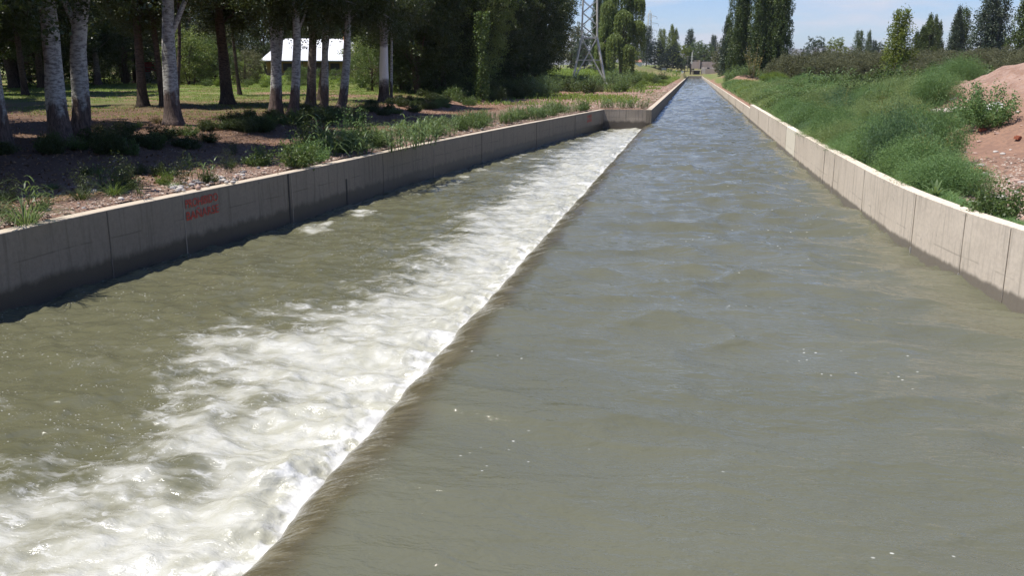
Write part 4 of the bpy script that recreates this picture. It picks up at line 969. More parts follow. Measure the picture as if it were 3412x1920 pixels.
# behind the canal end
for k, (px, dist, i, lm, s, lab) in enumerate((
    (1625, 470, 'P3', LB, 1.25, 'grey green poplar with a spiky top behind the small pylon'), (1603, 500, 'C', LC, 1.1, 'dark conifer at the left end of the far tree line'),
    (1648, 480, 'C', LC, 1.05, 'dark conifer just right of the small pylon'), (1664, 500, 'P3', LY, 1.25, 'olive poplar right of the dark conifer'),
    (1690, 470, 'C', LC, 1.0, 'dark conifer below the tall yellowish poplar'), (1694, 520, 'P2', LY, 1.45, 'tall yellowish poplar, highest of the far tree line'),
    (1716, 500, 'R0', LY, 1.15, 'rounded yellow green tree right of the tall yellowish poplar'), (1733, 520, 'P3', LB, 1.3, 'pale blue green poplar above the gatehouse mast'),
    (1752, 500, 'R1', LH, 1.15, 'broad mid green tree behind the left of the gatehouse'), (1772, 490, 'R0', LP, 1.25, 'broad dark green tree behind the gatehouse roofline'),
    (1792, 500, 'P3', LB, 1.05, 'hazy blue green poplar pair left of the canal poplars'), (1826, 430, 'R1', LO, 1.0, 'olive tree at the foot of the canal poplars'),
    (1590, 430, 'R0', LY, .85, 'low bright yellow green tree right of the willow'), (1436, 300, 'R1', LO, 1.25, 'brownish green tree peeping out behind the dark trees'),
    (1450, 330, 'R0', LY, .7, 'small sunlit yellow green tree behind the near pylon'), (1468, 290, 'R1', LB, .95, 'blue green tree left of the near pylon\'s upper lattice'),
    (1462, 345, 'R0', LY, .8, 'yellow green bush low behind the left pylon leg'), (1820, 330, 'R1', LO, 1.0, 'olive coloured tree under the shorter grey green poplar'),
    (1845, 250, 'R2', LO, 1.1, 'low olive bush at the left foot of the tall poplars'), (1740, 470, 'R1', LC, .65, 'dark shrub under the blue green poplar'), (1712, 470, 'R1', LP, .6, 'low green shrub under the yellow green tree'), (1668, 462, 'C', LC, .7, 'low dark conifer below the olive poplar'),
    (1783, 500, 'R0', LP, .8, 'low green tree behind the right end of the gatehouse'), (1822, 400, 'R1', LY, .6, 'yellowish shrub right of the gatehouse'))):
    me = {'P3': PO[3], 'P2': PO[2], 'C': CON, 'R0': RT[0], 'R1': RT[1], 'R2': RT[2]}[i]
    far(px, dist, me, lm, lab, s, bark_brown, {'P': 'poplar_tree', 'C': 'conifer_tree', 'R': 'broadleaf_tree'}[i[0]], rot=k)
# right-hand distance
for k, (px, dist, me, lm, s, lab) in enumerate((
    (2254, 112, PO[3], LY, (.62, .62, .57), 'fresh green tapering tree rising alone above the olive hedge'),
    (2302, 215, PO[2], LP, (.7, .7, .68), 'small dark poplar left of the dense dark cluster'), (2330, 215, PO[2], LP, (.95, .95, .84), 'dense dark poplar cluster left part'),
    (2350, 222, PO[2], LP, (.65, .65, .84), 'pointed dark poplar at the right of the cluster'), (2392, 185, PO[2], LB, (.7, .7, .83), 'grey green poplar beside a bare trunked one'),
    (2413, 188, PO[3], LP, (.65, .65, .83), 'poplar with thin bare tips on its right side'), (2470, 165, PO[3], LB, (.9, .9, .93), 'largest silvery poplar towards the right edge'),
    (2496, 168, PO[3], LB, (.85, .85, .9), 'silvery shimmering poplar just right of the largest one'), (2560, 150, PO[2], LP, (.9, .9, .86), 'dark poplar cut by the right edge of the photo'),
    (2156, 330, PO[3], LP, (.8, .8, .85), 'distant spiky poplar above the middle of the hedge'), (2179, 335, PO[3], LP, (.5, .5, .85), 'slim distant poplar right of the spiky one'),
    (2046, 330, RT[1], LB, .95, 'small distant tree poking above the hedge at its left'), (2100, 330, RT[1], LY, .92, 'distant green tree peeping over the olive hedge'), (2194, 320, PO[3], LB, (.5, .5, .64), 'tiny dark poplar tip above the hedge'), (2212, 320, RT[1], LB, .8, 'low hazy treetop beside the fresh green tapering tree'))):
    far(px, dist, me, lm, lab, s, bark_grey, rot=k*1.7)
# olive hedge
r4 = random.Random(21)
OL = [round_tree(440+k, 5.6, 3.3, .14, 420, 52, .13, .16, .4, 2, crad=.62) for k in range(3)]
hed = []
for px in range(1962, 2600, 19):
    for row, d0 in ((0, 142), (1, 165)):
        p = along(px+r4.uniform(-8, 8)+row*9, d0+r4.uniform(-6, 6)); hed.append(p)
for px in (2215, 2262, 2300, 2338, 2372, 2408, 2450, 2492, 2535, 2572):
    hed.append(along(px+r4.uniform(-9, 9), 96+r4.uniform(-6, 8)))
for k, p in enumerate(hed):
    s = .56+.36*r4.random()
    if p.y < 110: s *= .72
    tree('olive_tree', OL[k % 3], LO, bark_grey, p, 'grey green olive tree in the long hedge across the right background', group='olive trees in the right background', rot=r4.random()*6.28, sc_=s)
RB = [leafy(450+k, 1.8, 2.6, 60, 46, .13, 1.5, .012) for k in range(2)]
for k, (px, d, s, lm) in enumerate(((2100, 92, 1.0, LH), (2125, 88, .9, LH), (2160, 84, 1.0, LD), (2190, 80, 1.05, LD), (2225, 66, 1.25, LH), (2250, 62, 1.3, LD), (2280, 60, 1.3, LH), (2300, 62, 1.2, LD), (2325, 58, 1.2, LH), (2350, 64, 1.2, LD), (2380, 66, 1.3, LD), (2405, 70, 1.3, LH), (2440, 74, 1.3, LD), (2475, 76, 1.3, LH), (2205, 72, 1.0, LH), (2290, 52, .9, LW), (2312, 50, .8, LW))):
    plant('leafy_shrub', RB[k % 2], lm, along(px, d), 'dark leafy shrub between the weeds and the olive hedge', 'shrub', 'leafy shrubs below the olive hedge', k*1.1, s*.9)

# ------------------------------------------------------------------ right bank: feathery weeds
FE = [feathery(500+k, .8, 1.15, 120, 190, .06, 6.) for k in range(4)]
FC = [feathery(510+k, 1.7, 1.6, 130, 150, .16, 5.) for k in range(2)]
LTs = leafy(530, .3, 1.5, 7, 30, .05, 3.); CNs = cane(531, .35, 1.45, 12, 7, .5, .035)
r5 = random.Random(33); pts = []
def xmax(y): return float(np.interp(y, [14, 16.5, 17.5, 20, 24, 29, 34, 38, 44, 60, 140], [4.0, 4.2, 4.75, 5.1, 6.0, 7.0, 8.3, 9.3, 12.5, 21, 48]))
y = 17.0
while y < 46:
    x = float(xr(y))+.85
    while x < xmax(y):
        pts.append((x+r5.uniform(-.22, .22), y+r5.uniform(-.3, .3))); x += .95*(1+.012*(y-15))
    y += .9*(1+.015*(y-15))
pts = [(max(x, float(xr(y_))+.78), y_) for x, y_ in pts]
for k, (x, y_) in enumerate(pts):
    h = max(.34, .64+.20*float(sstep(4.8, 7, x))+.75*float(pn(x*.40, y_*.25, 5))+r5.uniform(-.08, .1))
    dk = float(pn(x*.33, y_*.17, 9))+r5.uniform(-.2, .2)
    if r5.random() < .07: h *= .45
    elif r5.random() < .12: h *= 1.3
    plant('feathery_bush', FE[k % 4], LFL if dk > .10 else (LFD if dk < -.3 else LF), (x, y_, float(T(x, y_))), 'soft feathery green bush in the thick weeds behind the right wall', 'bush', 'feathery green bushes on the right bank', r5.random()*6.28, (1.0, 1.0, h))
r8 = random.Random(71)
for k in range(34):
    y_ = 19+r8.random()*60; x = float(xr(y_))+1.+r8.random()*max(.5, xmax(y_)-float(xr(y_))-1.)
    if k % 2: plant('tall_stalk', LTs, LK if k % 4 == 1 else LFY, (x, y_, float(T(x, y_))+.15), 'thin pale stalk standing up out of the weeds on the right bank', 'weed', 'pale stalks among the right bank weeds', k, .85+.5*r8.random())
    else: plant('coarse_clump', CNs, LK, (x, y_, float(T(x, y_))), 'coarse grass clump poking out of the feathery weeds', 'grass', 'coarse grass clumps in the right bank weeds', k, .7+.3*r8.random())
pts2 = []; y = 47
while y < 138:
    x = float(xr(y))+2.1
    while x < xmax(y):
        pts2.append((x+r5.uniform(-.6, .6), y+r5.uniform(-.8, .8))); x += 2.2*(1+.012*(y-47))
    y += 2.3*(1+.014*(y-47))
hl_ = [(8.3, 152), (10.5, 118), (12.5, 96), (15, 94)]
for k, (x, y_) in enumerate(pts2):
    if any((x-a)**2+(y_-b+3)**2 < 10 for a, b in hl_): continue
    x = max(x, float(xr(y_))+2.0); s = .62+.3*r5.random()
    plant('weed_bush', FC[k % 2], (LF, LFL, LGR, LFL, LF, LH, LFL)[(k*5+int(y_)) % 7], (x, y_, float(T(x, y_))), 'green weed bush farther along the right bank', 'bush', 'weed bushes farther along the right bank', r5.random()*6.28, (1.0, 1.0, s*(.75+.3*float(sstep(4, 12, x)))))
for k, (px, d, s) in enumerate(((2068, 38, .85), (2056, 39.5, .7), (2082, 36.6, .75))):
    plant('yellowing_bush', FE[k], LFY, along(px, d), 'yellowing bush leaning against the back of the right wall', 'bush', 'yellowing bushes behind the right wall', k, s)
DB = leafy(520, 1.2, 1.7, 70, 60, .07, 2.2)
plant('dark_bush', DB, LD, along(2168, 41), 'darker rounded bush in the middle of the feathery weeds', 'bush', None, 0, 1.05)
HB = leafy(521, .95, 1.25, 70, 70, .06, 1.8)
plant('heap_bush', HB, LF, at(2470, 318), 'leafy bush growing on the foot of the pink earth heap', 'bush', None, 0, 1.1)
plant('heap_bush', HB, LF, at(2418, 322), 'smaller leafy bush left of the one on the earth heap', 'bush', None, 2, .8)
CB = leafy(522, .42, .72, 60, 34, .045, 1.5, .005)
plant('corner_bush', CB, LH, along(2560, 14.6), 'dense leafy bush behind the wall at the right edge of the photo', 'bush', None, 0, 1.05)
plant('corner_bush', CB, LH, along(2530, 15.4), 'low leafy bush left of the one at the right edge', 'bush', None, 2, .7)
SP = leafy(523, .14, .9, 4, 14, .04, 1.5, .006)
plant('tall_sprig', SP, LD, along(2545, 15.5), 'single tall thin sprig standing up at the right edge', 'weed', None, 0, 1.1)
# pale broad-leaved plant on the wall
g = G(); r6 = np.random.default_rng(3); n = 9; a = np.linspace(0, 6.28, n, endpoint=False)+r6.random(n)*.4
blades(g, np.zeros((n, 3)), np.stack([np.cos(a)*.8, np.sin(a)*.8, .75+.5*r6.random(n)], 1), .34*(.7+.4*r6.random(n)), .055, r6, .6+.4*r6.random(n), 5, .5)
a = a[:4]+.5; blades(g, np.zeros((4, 3)), np.stack([np.cos(a)*.25, np.sin(a)*.25, np.ones(4)], 1), .36, .05, r6, .9, 5, .3)
plant('rosette_plant', g.mesh('foliage'), LK, Vector((4.26, 16.9, .16)), 'pale broad leaved plant sprouting just behind the right wall', 'plant')

# ------------------------------------------------------------------ canes and coarse grass
CN = [cane(540+k, .9, 2.0, 26, 9, .62, .05) for k in range(3)]
CNF = [cane(545+k, 1.5, 2.4, 42, 8, .8, .09) for k in range(2)]
CG = [cane(550+k, .22, .55, 7, 5, .42, .026) for k in range(3)]
r7 = random.Random(8)
for k, (px, py) in enumerate(((1345, 236), (1352, 246), (1365, 240), (1378, 238), (1392, 236), (1400, 230), (1412, 226), (1372, 229), (1385, 224))):
    plant('cane_clump', CN[k % 3], LK, at(px, py), 'bright green cane clump at the foot of the dark trees', 'cane', 'cane clumps at the foot of the dark trees', k*1.7, .85+.35*r7.random())
for k in range(26):
    px = 1425+r7.random()*145; py = 214+r7.random()*26-(px-1425)*.035
    plant('pylon_weed', (CN+RB)[k % 5], (LK, LH, LK, LD, LH)[k % 5], at(px, py), 'tall weed in the thicket around the legs of the near pylon', 'weed', 'tall weeds around the near pylon', k, (.8+.3*r7.random()) if k % 5 < 3 else .55+.25*r7.random())
for k in range(34):
    px = 1520+r7.random()*130; d = 150+r7.random()*130
    plant('bank_weed', (CNF+RB)[k % 4], (LK, LK, LH, LGR)[k % 4], along(px, d), 'green weed clump on the open ground below the willow', 'weed', 'green weeds below the willow', k, .6+.4*r7.random())
for k, (px, d, s) in enumerate(((1668, 205, 1.25), (1652, 150, .75), (1600, 128, .6))):
    plant('round_bush', DB, LD, along(px, d), ('dark round bush on the earth left of the canal end', 'small dark bush on bare earth below the willow', 'low green bush on bare earth left of the canal')[k], 'bush', None, k, s*1.2)
for k in range(46):
    d = 85+r7.random()*210; x = -4.5-r7.random()*11*(d/150)
    plant('scrub_weed', (FC[0], RB[0], CG[0])[k % 3], (LGR, LO, LK)[k % 3], (x, d, float(T(x, d))), 'low scrubby weed on bare earth left of the canal', 'weed', 'scrubby weeds left of the canal', k, (.45, .4, 1.6)[k % 3]*(.8+.4*r7.random()))
for k in range(30):
    px = 1838+r7.random()*145; d = 150+r7.random()*35
    plant('cane_clump', CNF[k % 2], LK, along(px, d), 'pale green cane in the stand below the tall poplars', 'cane', 'canes below the tall poplars', k, .8+.3*r7.random())
plant('reed_plume', CNF[0], LK, along(2092, 88), 'tall blue green cane clump with drooping leaves above the weeds', 'cane', None, 0, 1.15)
plant('dry_reed', cane(560, .8, 5.2, 20, 5, .7, .08), LDRY, along(1897, 150), 'tuft of tall dry straw coloured reeds before the poplars', 'reed', None, 0, 1.1)
# row of coarse leafy grass behind the end wall and along the left wall
k = 0
for x in np.arange(-5.6, -2.9, .22):
    k += 1; y = 56.7+r7.random()*1.4; plant('edge_grass', CG[k % 3], LK, (x, y, float(T(x, y))), 'leafy green grass in the row behind the end wall', 'grass', 'leafy grass behind the end wall', k, .9+.6*r7.random())
for k in range(170):
    y = 23+r7.random()**1.1*31; x = float(xl_low(y))-.5-r7.random()**1.5*2.2
    plant('edge_grass', (CG+[RB[0]])[k % 4] if k % 7 else CG[0], (LK, LH, LK, LH)[k % 4], (x, y, float(T(x, y))), 'leafy green grass plant behind the left channel wall', 'grass', 'leafy grass along the left wall', k, (.75+.6*r7.random()) if (k % 4 != 3 or k % 7 == 0) else .16+.1*r7.random())
CT = [cane(570+k, .16, .95, 5, 6, .62, .032) for k in range(2)]
LV = [leafy(575+k, .42, .62, 40, 40, .045, 1.9) for k in range(2)]; LT_ = leafy(578, .35, 1.25, 14, 46, .05, 2.)
TF = [tuft(580+k, .35, .55, 150, .010) for k in range(2)]
def near(nm, me, lm, px, py, label, s, cat='plant', rot=0): return plant(nm, me, lm, at(px, py), label, cat, None, rot, s*1.22)
near('grass_clump', TF[0], LK, 62, 560, 'large clump of arching grass at the left end of the wall', 1.15, 'grass')
near('grass_clump', CT[0], LH, 92, 552, 'leafy stalks mixed into the large grass clump at the left', .6, 'grass')
near('grass_clump', TF[1], LD, 205, 503, 'dark grass tuft by a pale stone on the shaded bank', .7, 'grass')
near('tall_weed', LT_, LD, 212, 498, 'thin dark weed stalks rising from the dark grass tuft', .5)
near('grass_clump', TF[0], LH, 286, 492, 'green grass clump right of the pale stone', .8, 'grass', 2)
near('tall_weed', LT_, LD, 298, 486, 'spindly weed with seed heads above the green grass clump', .62)
near('grass_clump', CT[1], LD, 350, 497, 'dark arching grass close to the wall left of the lettering', .42, 'grass')
near('small_weed', LV[0], LGR, 416, 464, 'small feathery green weed on the pebbles above the lettering', .45)
near('leafy_weed', LV[0], LH, 652, 418, 'bright leafy weed on the pebbly bank past the lettering', .85, rot=1)
near('grass_clump', TF[1], LH, 640, 412, 'grass blades sprouting beside the bright leafy weed', .6, 'grass')
near('leafy_weed', LV[1], LH, 748, 418, 'wide leafy weed spilling towards the dark wall joint', 1.15, rot=2)
near('leafy_weed', LV[0], LF, 785, 408, 'right half of the wide leafy weed with finer leaves', 1.05, rot=3)
near('tall_weed', LT_, LD, 772, 392, 'tall dark weed standing behind the wide leafy weed', 1.15)
near('tall_weed', LT_, LD, 800, 384, 'second tall dark weed behind the wide leafy weed', 1.05, rot=2)
near('coarse_grass', CT[0], LK, 818, 392, 'tall arching pale grass stalks nearest the wide leafy weed', 1.05, 'grass')
near('coarse_grass', CT[1], LK, 842, 392, 'arching pale grass a step right of the tall pale stalks', .85, 'grass')
near('tall_weed', LT_, LF, 885, 372, 'tall leafy dark weed on the edge of the shaded track', 1.1, rot=1)
near('tall_weed', LT_, LD, 905, 370, 'dark leafy weed right of the tall one on the track edge', 1.0, rot=4)
near('coarse_grass', CG[1], LK, 892, 388, 'short bright grass plant next to the wall cap', 1.1, 'grass')
near('coarse_grass', CG[0], LK, 915, 386, 'two short grass blades by the wall, right of the leafy weed', 1.0, 'grass', 2)
near('coarse_grass', CT[1], LK, 985, 380, 'clump of pale arching grass midway along the left wall', .85, 'grass')
near('coarse_grass', CT[0], LK, 1008, 378, 'second pale arching clump midway along the left wall', .8, 'grass', 1)
near('coarse_grass', CT[0], LK, 1046, 368, 'tall bright blade clump right of the arching clumps', .95, 'grass', 2)
near('coarse_grass', CG[2], LK, 1030, 372, 'low bright grass between the pale clumps on the bank', 1.2, 'grass')
near('coarse_grass', CG[0], LK, 1072, 362, 'low bright grass right of the tall blade clump', 1.2, 'grass')

for k in range(40):
    y = 10.6+r7.random()*16; x = float(xl_low(y))-.5-r7.random()**1.3*3.4
    plant('verge_weed', (TF[0], LV[0], LT_, TF[1], CG[0])[k % 5], (LH, LD, LD, LK, LH)[k % 5], (x, y, float(T(x, y))), 'scattered low weed on the shaded verge behind the left wall', 'weed', 'scattered weeds on the left verge', k, (.35+.4*r7.random())*(1.5 if k % 5 == 4 else 1))
# shaded undergrowth along the foot of the grove bank
UG = [leafy(590+k, .8, .85, 46, 44, .075, 1.8) for k in range(2)]+[feathery(592, .7, .7, 50, 90, .1, 4)]
DG = [tuft(595+k, .6, .9, 170, .012) for k in range(2)]
for k in range(120):
    y = 19+r7.random()*58; x = -14.2-r7.random()*2.6-.015*(y-20)
    plant('undergrowth', UG[k % 3], (LD, LH, LD)[k % 3], (x, y, float(T(x, y))), 'shaded weed along the foot of the grove beside the track', 'weed', 'undergrowth along the foot of the grove', k, (.42+.4*r7.random(), .42+.4*r7.random(), .35+.5*r7.random()))
for k in range(80):
    x = -14.6-r7.random()*5.5; y = 56+r7.random()*75
    if x < -21: continue
    plant('undergrowth', (UG+[DB])[k % 4], LD if k % 2 else LH, (x+1.2, y, float(T(x+1.2, y))), 'dark weed in front of the dense trees by the track', 'weed', 'weeds before the dense trees', k, .7+.5*r7.random())
for k, (px, py, s) in enumerate(((612, 318, 1.), (635, 322, 1.1), (655, 318, .9), (678, 312, 1.1), (600, 300, .8), (300, 318, .8), (345, 322, .8), (395, 310, .8), (885, 286, 1.), (905, 280, 1.1), (930, 276, 1.1), (950, 272, 1.0), (560, 300, .7), (250, 330, .7))):
    plant('dry_grass_clump', DG[k % 2], LDRY if k % 3 else LGR, at(px, py), 'dry straw coloured grass clump catching the sun under the trees', 'grass', 'dry grass clumps under the trees', k, s*.8)
# fallen branch debris and litter under the trees: stuff
def scatter_quads(name, fn, n, size, mat, seed, kind='stuff', asp=1.8, flat=.3, up=.02):
    r = np.random.default_rng(seed); x, y = fn(r, n); z = T(x, y)+up*r.random(len(x)); g = G()
    P = np.stack([x, y, z], 1); d = r.normal(size=(len(x), 3)); d[:, 2] *= flat; leaves_flat(g, P, size, r, d, asp); o = link(name, g.mesh(name), mat); tag(o, kind=kind); return o
def leaves_flat(g, P, size, r, d, asp):
    n = len(P); d /= np.linalg.norm(d, axis=1)[:, None]; u = np.zeros((n, 3)); u[:, 2] = 1; s = np.cross(d, u); s /= np.linalg.norm(s, axis=1)[:, None]+1e-6
    L_ = (size*(.5+r.random(n)))[:, None]; V = np.stack([P-d*L_*.5, P+s*L_/asp*.5, P+d*L_*.5, P-s*L_/asp*.5], 1); V[..., 2] += .01; g.add(V.reshape(-1, 3), np.arange(n*4).reshape(n, 4), r.random(n))
litm = leaf_mat('leaf_litter', (.07, .038, .02), (.34, .21, .12), .1, .8, .2, 1.)
scatter_quads('leaf_litter', lambda r, n: (lambda y: (-10.6-r.random(n)**1.2*17-.01*y, y))(11+r.random(n)**1.3*55), 60000, .08, litm, 5)
# grass: blades as stuff
def grass(name, fn, n, ln, wd, mat, seed):
    r = np.random.default_rng(seed); x, y = fn(r, n); z = T(x, y)-.01; n = len(x); a = r.random(n)*6.28; g = G()
    blades(g, np.stack([x, y, z], 1), np.stack([np.cos(a)*.4, np.sin(a)*.4, np.ones(n)], 1), ln*(.5+r.random(n))*(1+y/120), wd*(1+y/40), r, r.random(n), 2, .6)
    o = link(name, g.mesh(name), mat); tag(o, kind='stuff'); return o
def clear(r, n):
    y = 26+r.random(n)**.9*95; x = -17-r.random(n)*(y*.62-2); k = pn(x*.16, y*.16, 3)+.6*sstep(40, 60, y)+.5*(r.random(n)-.5) > .12; return x[k], y[k]
grass('lawn_grass', clear, 140000, .10, .010, LGR, 1)
def rbank(r, n):
    y = 13.5+r.random(n)**1.6*120; x = xr(y)+.25+r.random(n)*np.maximum(.1, np.interp(y, [13, 17, 21, 38, 140], [.1, .5, 1.4, 4.4, 40])); return x, y
grass('bank_grass', rbank, 60000, .20, .012, LF, 2)
def lbank(r, n):
    y = 10+r.random(n)**1.1*90; x = np.where(y < 56, xl_low(np.minimum(y, 56))-.32, XC-.4)-r.random(n)**1.6*2.6; k = pn(x*.9, y*.7, 13)+.7*(r.random(n)-.5) > .28; return x[k], y[k]
grass('verge_grass', lbank, 16000, .07, .007, LH, 3)
def mid(r, n):
    y = 60+r.random(n)*240; x = -4-r.random(n)*np.maximum(6, y*.28); k = pn(x*.1, y*.07, 15)+.6*(r.random(n)-.5) > .02; return x[k], y[k]
grass('scrub_grass', mid, 60000, .22, .03, LGR, 4)
def farg(r, n):
    y = 105+r.random(n)*120; x = -16-r.random(n)*y*.5; return x, y
grass('meadow_grass', farg, 60000, .30, .04, LGR, 6)
# bright tall weeds at the back of the clearing
for k in range(40):
    px = 470+r7.random()*480; d = 82+r7.random()*22
    plant('meadow_weed', (RB+UG)[k % 5], (LGR, LH, LGR, LH, LW)[k % 5], along(px, d*.93), 'bright sunlit weed at the back of the clearing below the house', 'weed', 'bright weeds at the back of the clearing', k, .28+.2*r7.random())

# ------------------------------------------------------------------ stones
def stone_mesh(seed, sx, sy, sz, sharp=0.):
    r = np.random.default_rng(seed); bm = bpy.data.meshes.new('stone'); import bmesh
    b = bmesh.new(); bmesh.ops.create_icosphere(b, subdivisions=2, radius=1)
    for v in b.verts:
        c = v.co; k = 1+.16*float(pn(c.x*1.2+seed, c.y*1.2+c.z, seed))+sharp*.25*float(pn(c.x*2.3+c.z, c.y*2.3+seed, seed+1)); e = .8 if sharp else 1
        v.co = Vector((math.copysign(abs(c.x)**e, c.x)*sx*k, math.copysign(abs(c.y)**e, c.y)*sy*k, math.copysign(abs(c.z)**e, c.z)*sz*k))
    b.to_mesh(bm); b.free(); [setattr(p_, 'use_smooth', not sharp) for p_ in bm.polygons]; return bm
st_m = [flat_mat('stone_'+n, c, .8, .25, 9) for n, c in (('grey', (.30, .28, .27)), ('pale', (.46, .42, .38)), ('pink', (.42, .29, .23)), ('dark', (.16, .15, .15)))]
SM = [stone_mesh(k, 1, .72+.1*(k % 3), .5+.08*(k % 4)) for k in range(5)]; SR = [stone_mesh(20+k, 1, .8, .45, 1.) for k in range(4)]
def stone(me, mi, x, y, s, label, group, nm='river_stone', z=None, cat='stone'):
    o = link(nm, me, None, None, (x, y, float(T(x, y))+s*.18 if z is None else z), rr_.random()*6.28, s); 
    if not me.materials: me.materials.append(st_m[0])
    o.material_slots[0].link = 'OBJECT'; o.material_slots[0].material = st_m[mi]; tag(o, label, cat, group)
for k in range(64):
    px = 425+rr_.random()**1.2*190; p = at(px, 486-(px-425)*.155-rr_.random()*22); stone(SM[k % 5], (0, 1, 1, 2, 3)[k % 5], p.x, p.y, .035+.05*rr_.random()**2, 'smooth rounded river stone in the pile above the red lettering', 'river stones piled above the lettering')
for k in range(90):
    y = 10.5+rr_.random()**1.2*30; x = float(xl_low(y))-.36-rr_.random()**1.5*1.5; stone(SM[k % 5], (0, 1, 2, 2, 3)[(k*3) % 5], x, y, .025+.05*rr_.random()**2, 'loose river stone on the verge behind the left wall', 'loose river stones on the left verge')
for k in range(70):
    y = 14.2+rr_.random()*6.; x = float(xr(y))+.4+rr_.random()*(1.9+.1*(y-14)); 
    if x < float(xmax(y))-.6 and y > 16.6: x = float(xmax(y))-.5+rr_.random()*1.1
    stone(SR[k % 4], (1, 1, 2, 0, 2)[k % 5], x, y, .04+.09*rr_.random()**2, 'broken stone in the rubble at the right edge', 'broken stones behind the right wall', 'rubble_stone')
brick = flat_mat('brick_red', (.30, .095, .05), .85, .2, 7); conc = flat_mat('broken_concrete', (.48, .41, .35), .9, .2, 6); whit = flat_mat('white_rubble', (.70, .70, .66), .8, .2, 12)
def bricky(px, py, s, lab, rot, tilt=.2):
    p = at(px, py); g = G(); g.box((0, 0, 0), (.23*s, .11*s, .07*s), tone=.5); g.box((.02*s, 0, .045*s), (.14*s, .09*s, .03*s)); o = link('broken_brick', g.mesh('broken_brick'), brick, None, (p.x, p.y, p.z+.04*s), rot); o.rotation_euler = (tilt, .1, rot); tag(o, lab, 'brick')
bricky(2462, 437, 1.2, 'broken red brick lying on top of another in the rubble', .4); bricky(2455, 446, 1.4, 'larger red brick under the top one in the rubble', 1.1, -.1); bricky(2450, 432, .8, 'brick chip left of the two red bricks', 2)
bricky(2472, 334, .9, 'single red brick on the pink slope of the heap', .3); bricky(2560, 352, 1.0, 'dark red brick high on the slope at the right edge', .9)
p = at(2398, 288); g = G(); g.box((0, 0, .10), (1.15, .7, .10), .15); o = link('concrete_slab', g.mesh('concrete_slab'), conc, None, p); o.rotation_euler = (.1, -.05, .2); tag(o, 'flat pale concrete slab lying at the edge of the weeds', 'slab')
g = G(); g.box((0, 0, -.02), (.95, .6, .09), -.1); o = link('concrete_slab', g.mesh('concrete_slab'), conc, None, p+Vector((.1, -.15, -.02))); tag(o, 'second concrete slab half buried under the flat pale one', 'slab')
for k in range(46):
    a_ = k/46; p = at(2455+62*a_+rr_.uniform(-5, 5), 300-34*a_+rr_.uniform(-7, 7)); o = link('white_rubble_piece', SR[k % 4], None, None, (p.x, p.y, p.z+.03), rr_.random()*6, .05+.07*rr_.random()); o.material_slots[0].link = 'OBJECT'; o.material_slots[0].material = whit; tag(o, 'white rubble piece tipped on the foot of the earth heap', 'rubble', 'white rubble pieces on the earth heap')
for k in range(190):
    x = 6.0+rr_.random()*7; y = 18+rr_.random()*15; 
    if x > .33*y: x = .30*y*rr_.uniform(.75, 1.02)
    if x < xmax(y)+.3: continue
    stone(SR[k % 4], 2 if k % 3 else 1, x, y, .03+.05*rr_.random(), 'clod or stone lying on the pink earth heap', 'clods on the earth heap', 'earth_clod')
# gravel as stuff
def gravel(name, fn, n, size, seed):
    r = np.random.default_rng(seed); x, y = fn(r, n); z = T(x, y)+.004; n = len(x); s = size*(.4+r.random(n)**2*1.2); a = r.random(n)*6.28
    oc = np.array([[1, 0, 0], [.3, .9, 0], [-.7, .6, 0], [-.9, -.4, 0], [.1, -.95, 0], [.75, -.6, 0], [.1, .05, .62], [-.25, -.1, .55]])
    ca, sa = np.cos(a), np.sin(a); V = oc[None]*s[:, None, None]; V = np.stack([V[..., 0]*ca[:, None]-V[..., 1]*sa[:, None], V[..., 0]*sa[:, None]+V[..., 1]*ca[:, None], V[..., 2]*(.5+.7*r.random(n))[:, None]], -1)+np.stack([x, y, z-.003], 1)[:, None]
    f = np.array([[0, 1, 6], [1, 2, 6], [2, 7, 6], [2, 3, 7], [3, 4, 7], [4, 6, 7], [4, 5, 6], [5, 0, 6]]); Fa = (np.arange(n)*8)[:, None, None]+f[None]
    g = G().add(V.reshape(-1, 3), Fa.reshape(-1, 3), np.repeat(r.random(n), 8)); o = link(name, g.mesh(name), grav); tag(o, kind='stuff')
gm_ = M('gravel_stones', .85, .3); gm_.base(gm_.ramp(gm_.attr('tone'), [(0, (.10, .07, .055)), (.35, (.21, .135, .10)), (.6, (.28, .22, .18)), (.85, (.36, .26, .20)), (1, (.48, .42, .36))])); grav = gm_.m
def gv1(r, n): y = 10+r.random(n)**1.5*46; x = xl_low(y)-.30-r.random(n)**1.7*2.6; return x, y
gravel('verge_gravel', gv1, 11000, .026, 1)
def gv2(r, n): y = 13+r.random(n)**1.3*10; x = xr(y)+.25+r.random(n)*(1.2+.26*(y-12)); return x, y
gravel('rubble_gravel', gv2, 9000, .034, 2)
def gv3(r, n): y = 57+r.random(n)**1.4*120; x = XC-.4-r.random(n)**1.5*9; return x, y
gravel('bank_gravel', gv3, 9000, .06, 3)
def gv4(r, n): y = 16+r.random(n)**1.3*50; x = -10.8-r.random(n)*4.5; return x, y
gravel('track_gravel', gv4, 3500, .022, 4)
# small floating foam and a curb of wet splash is in the water itself

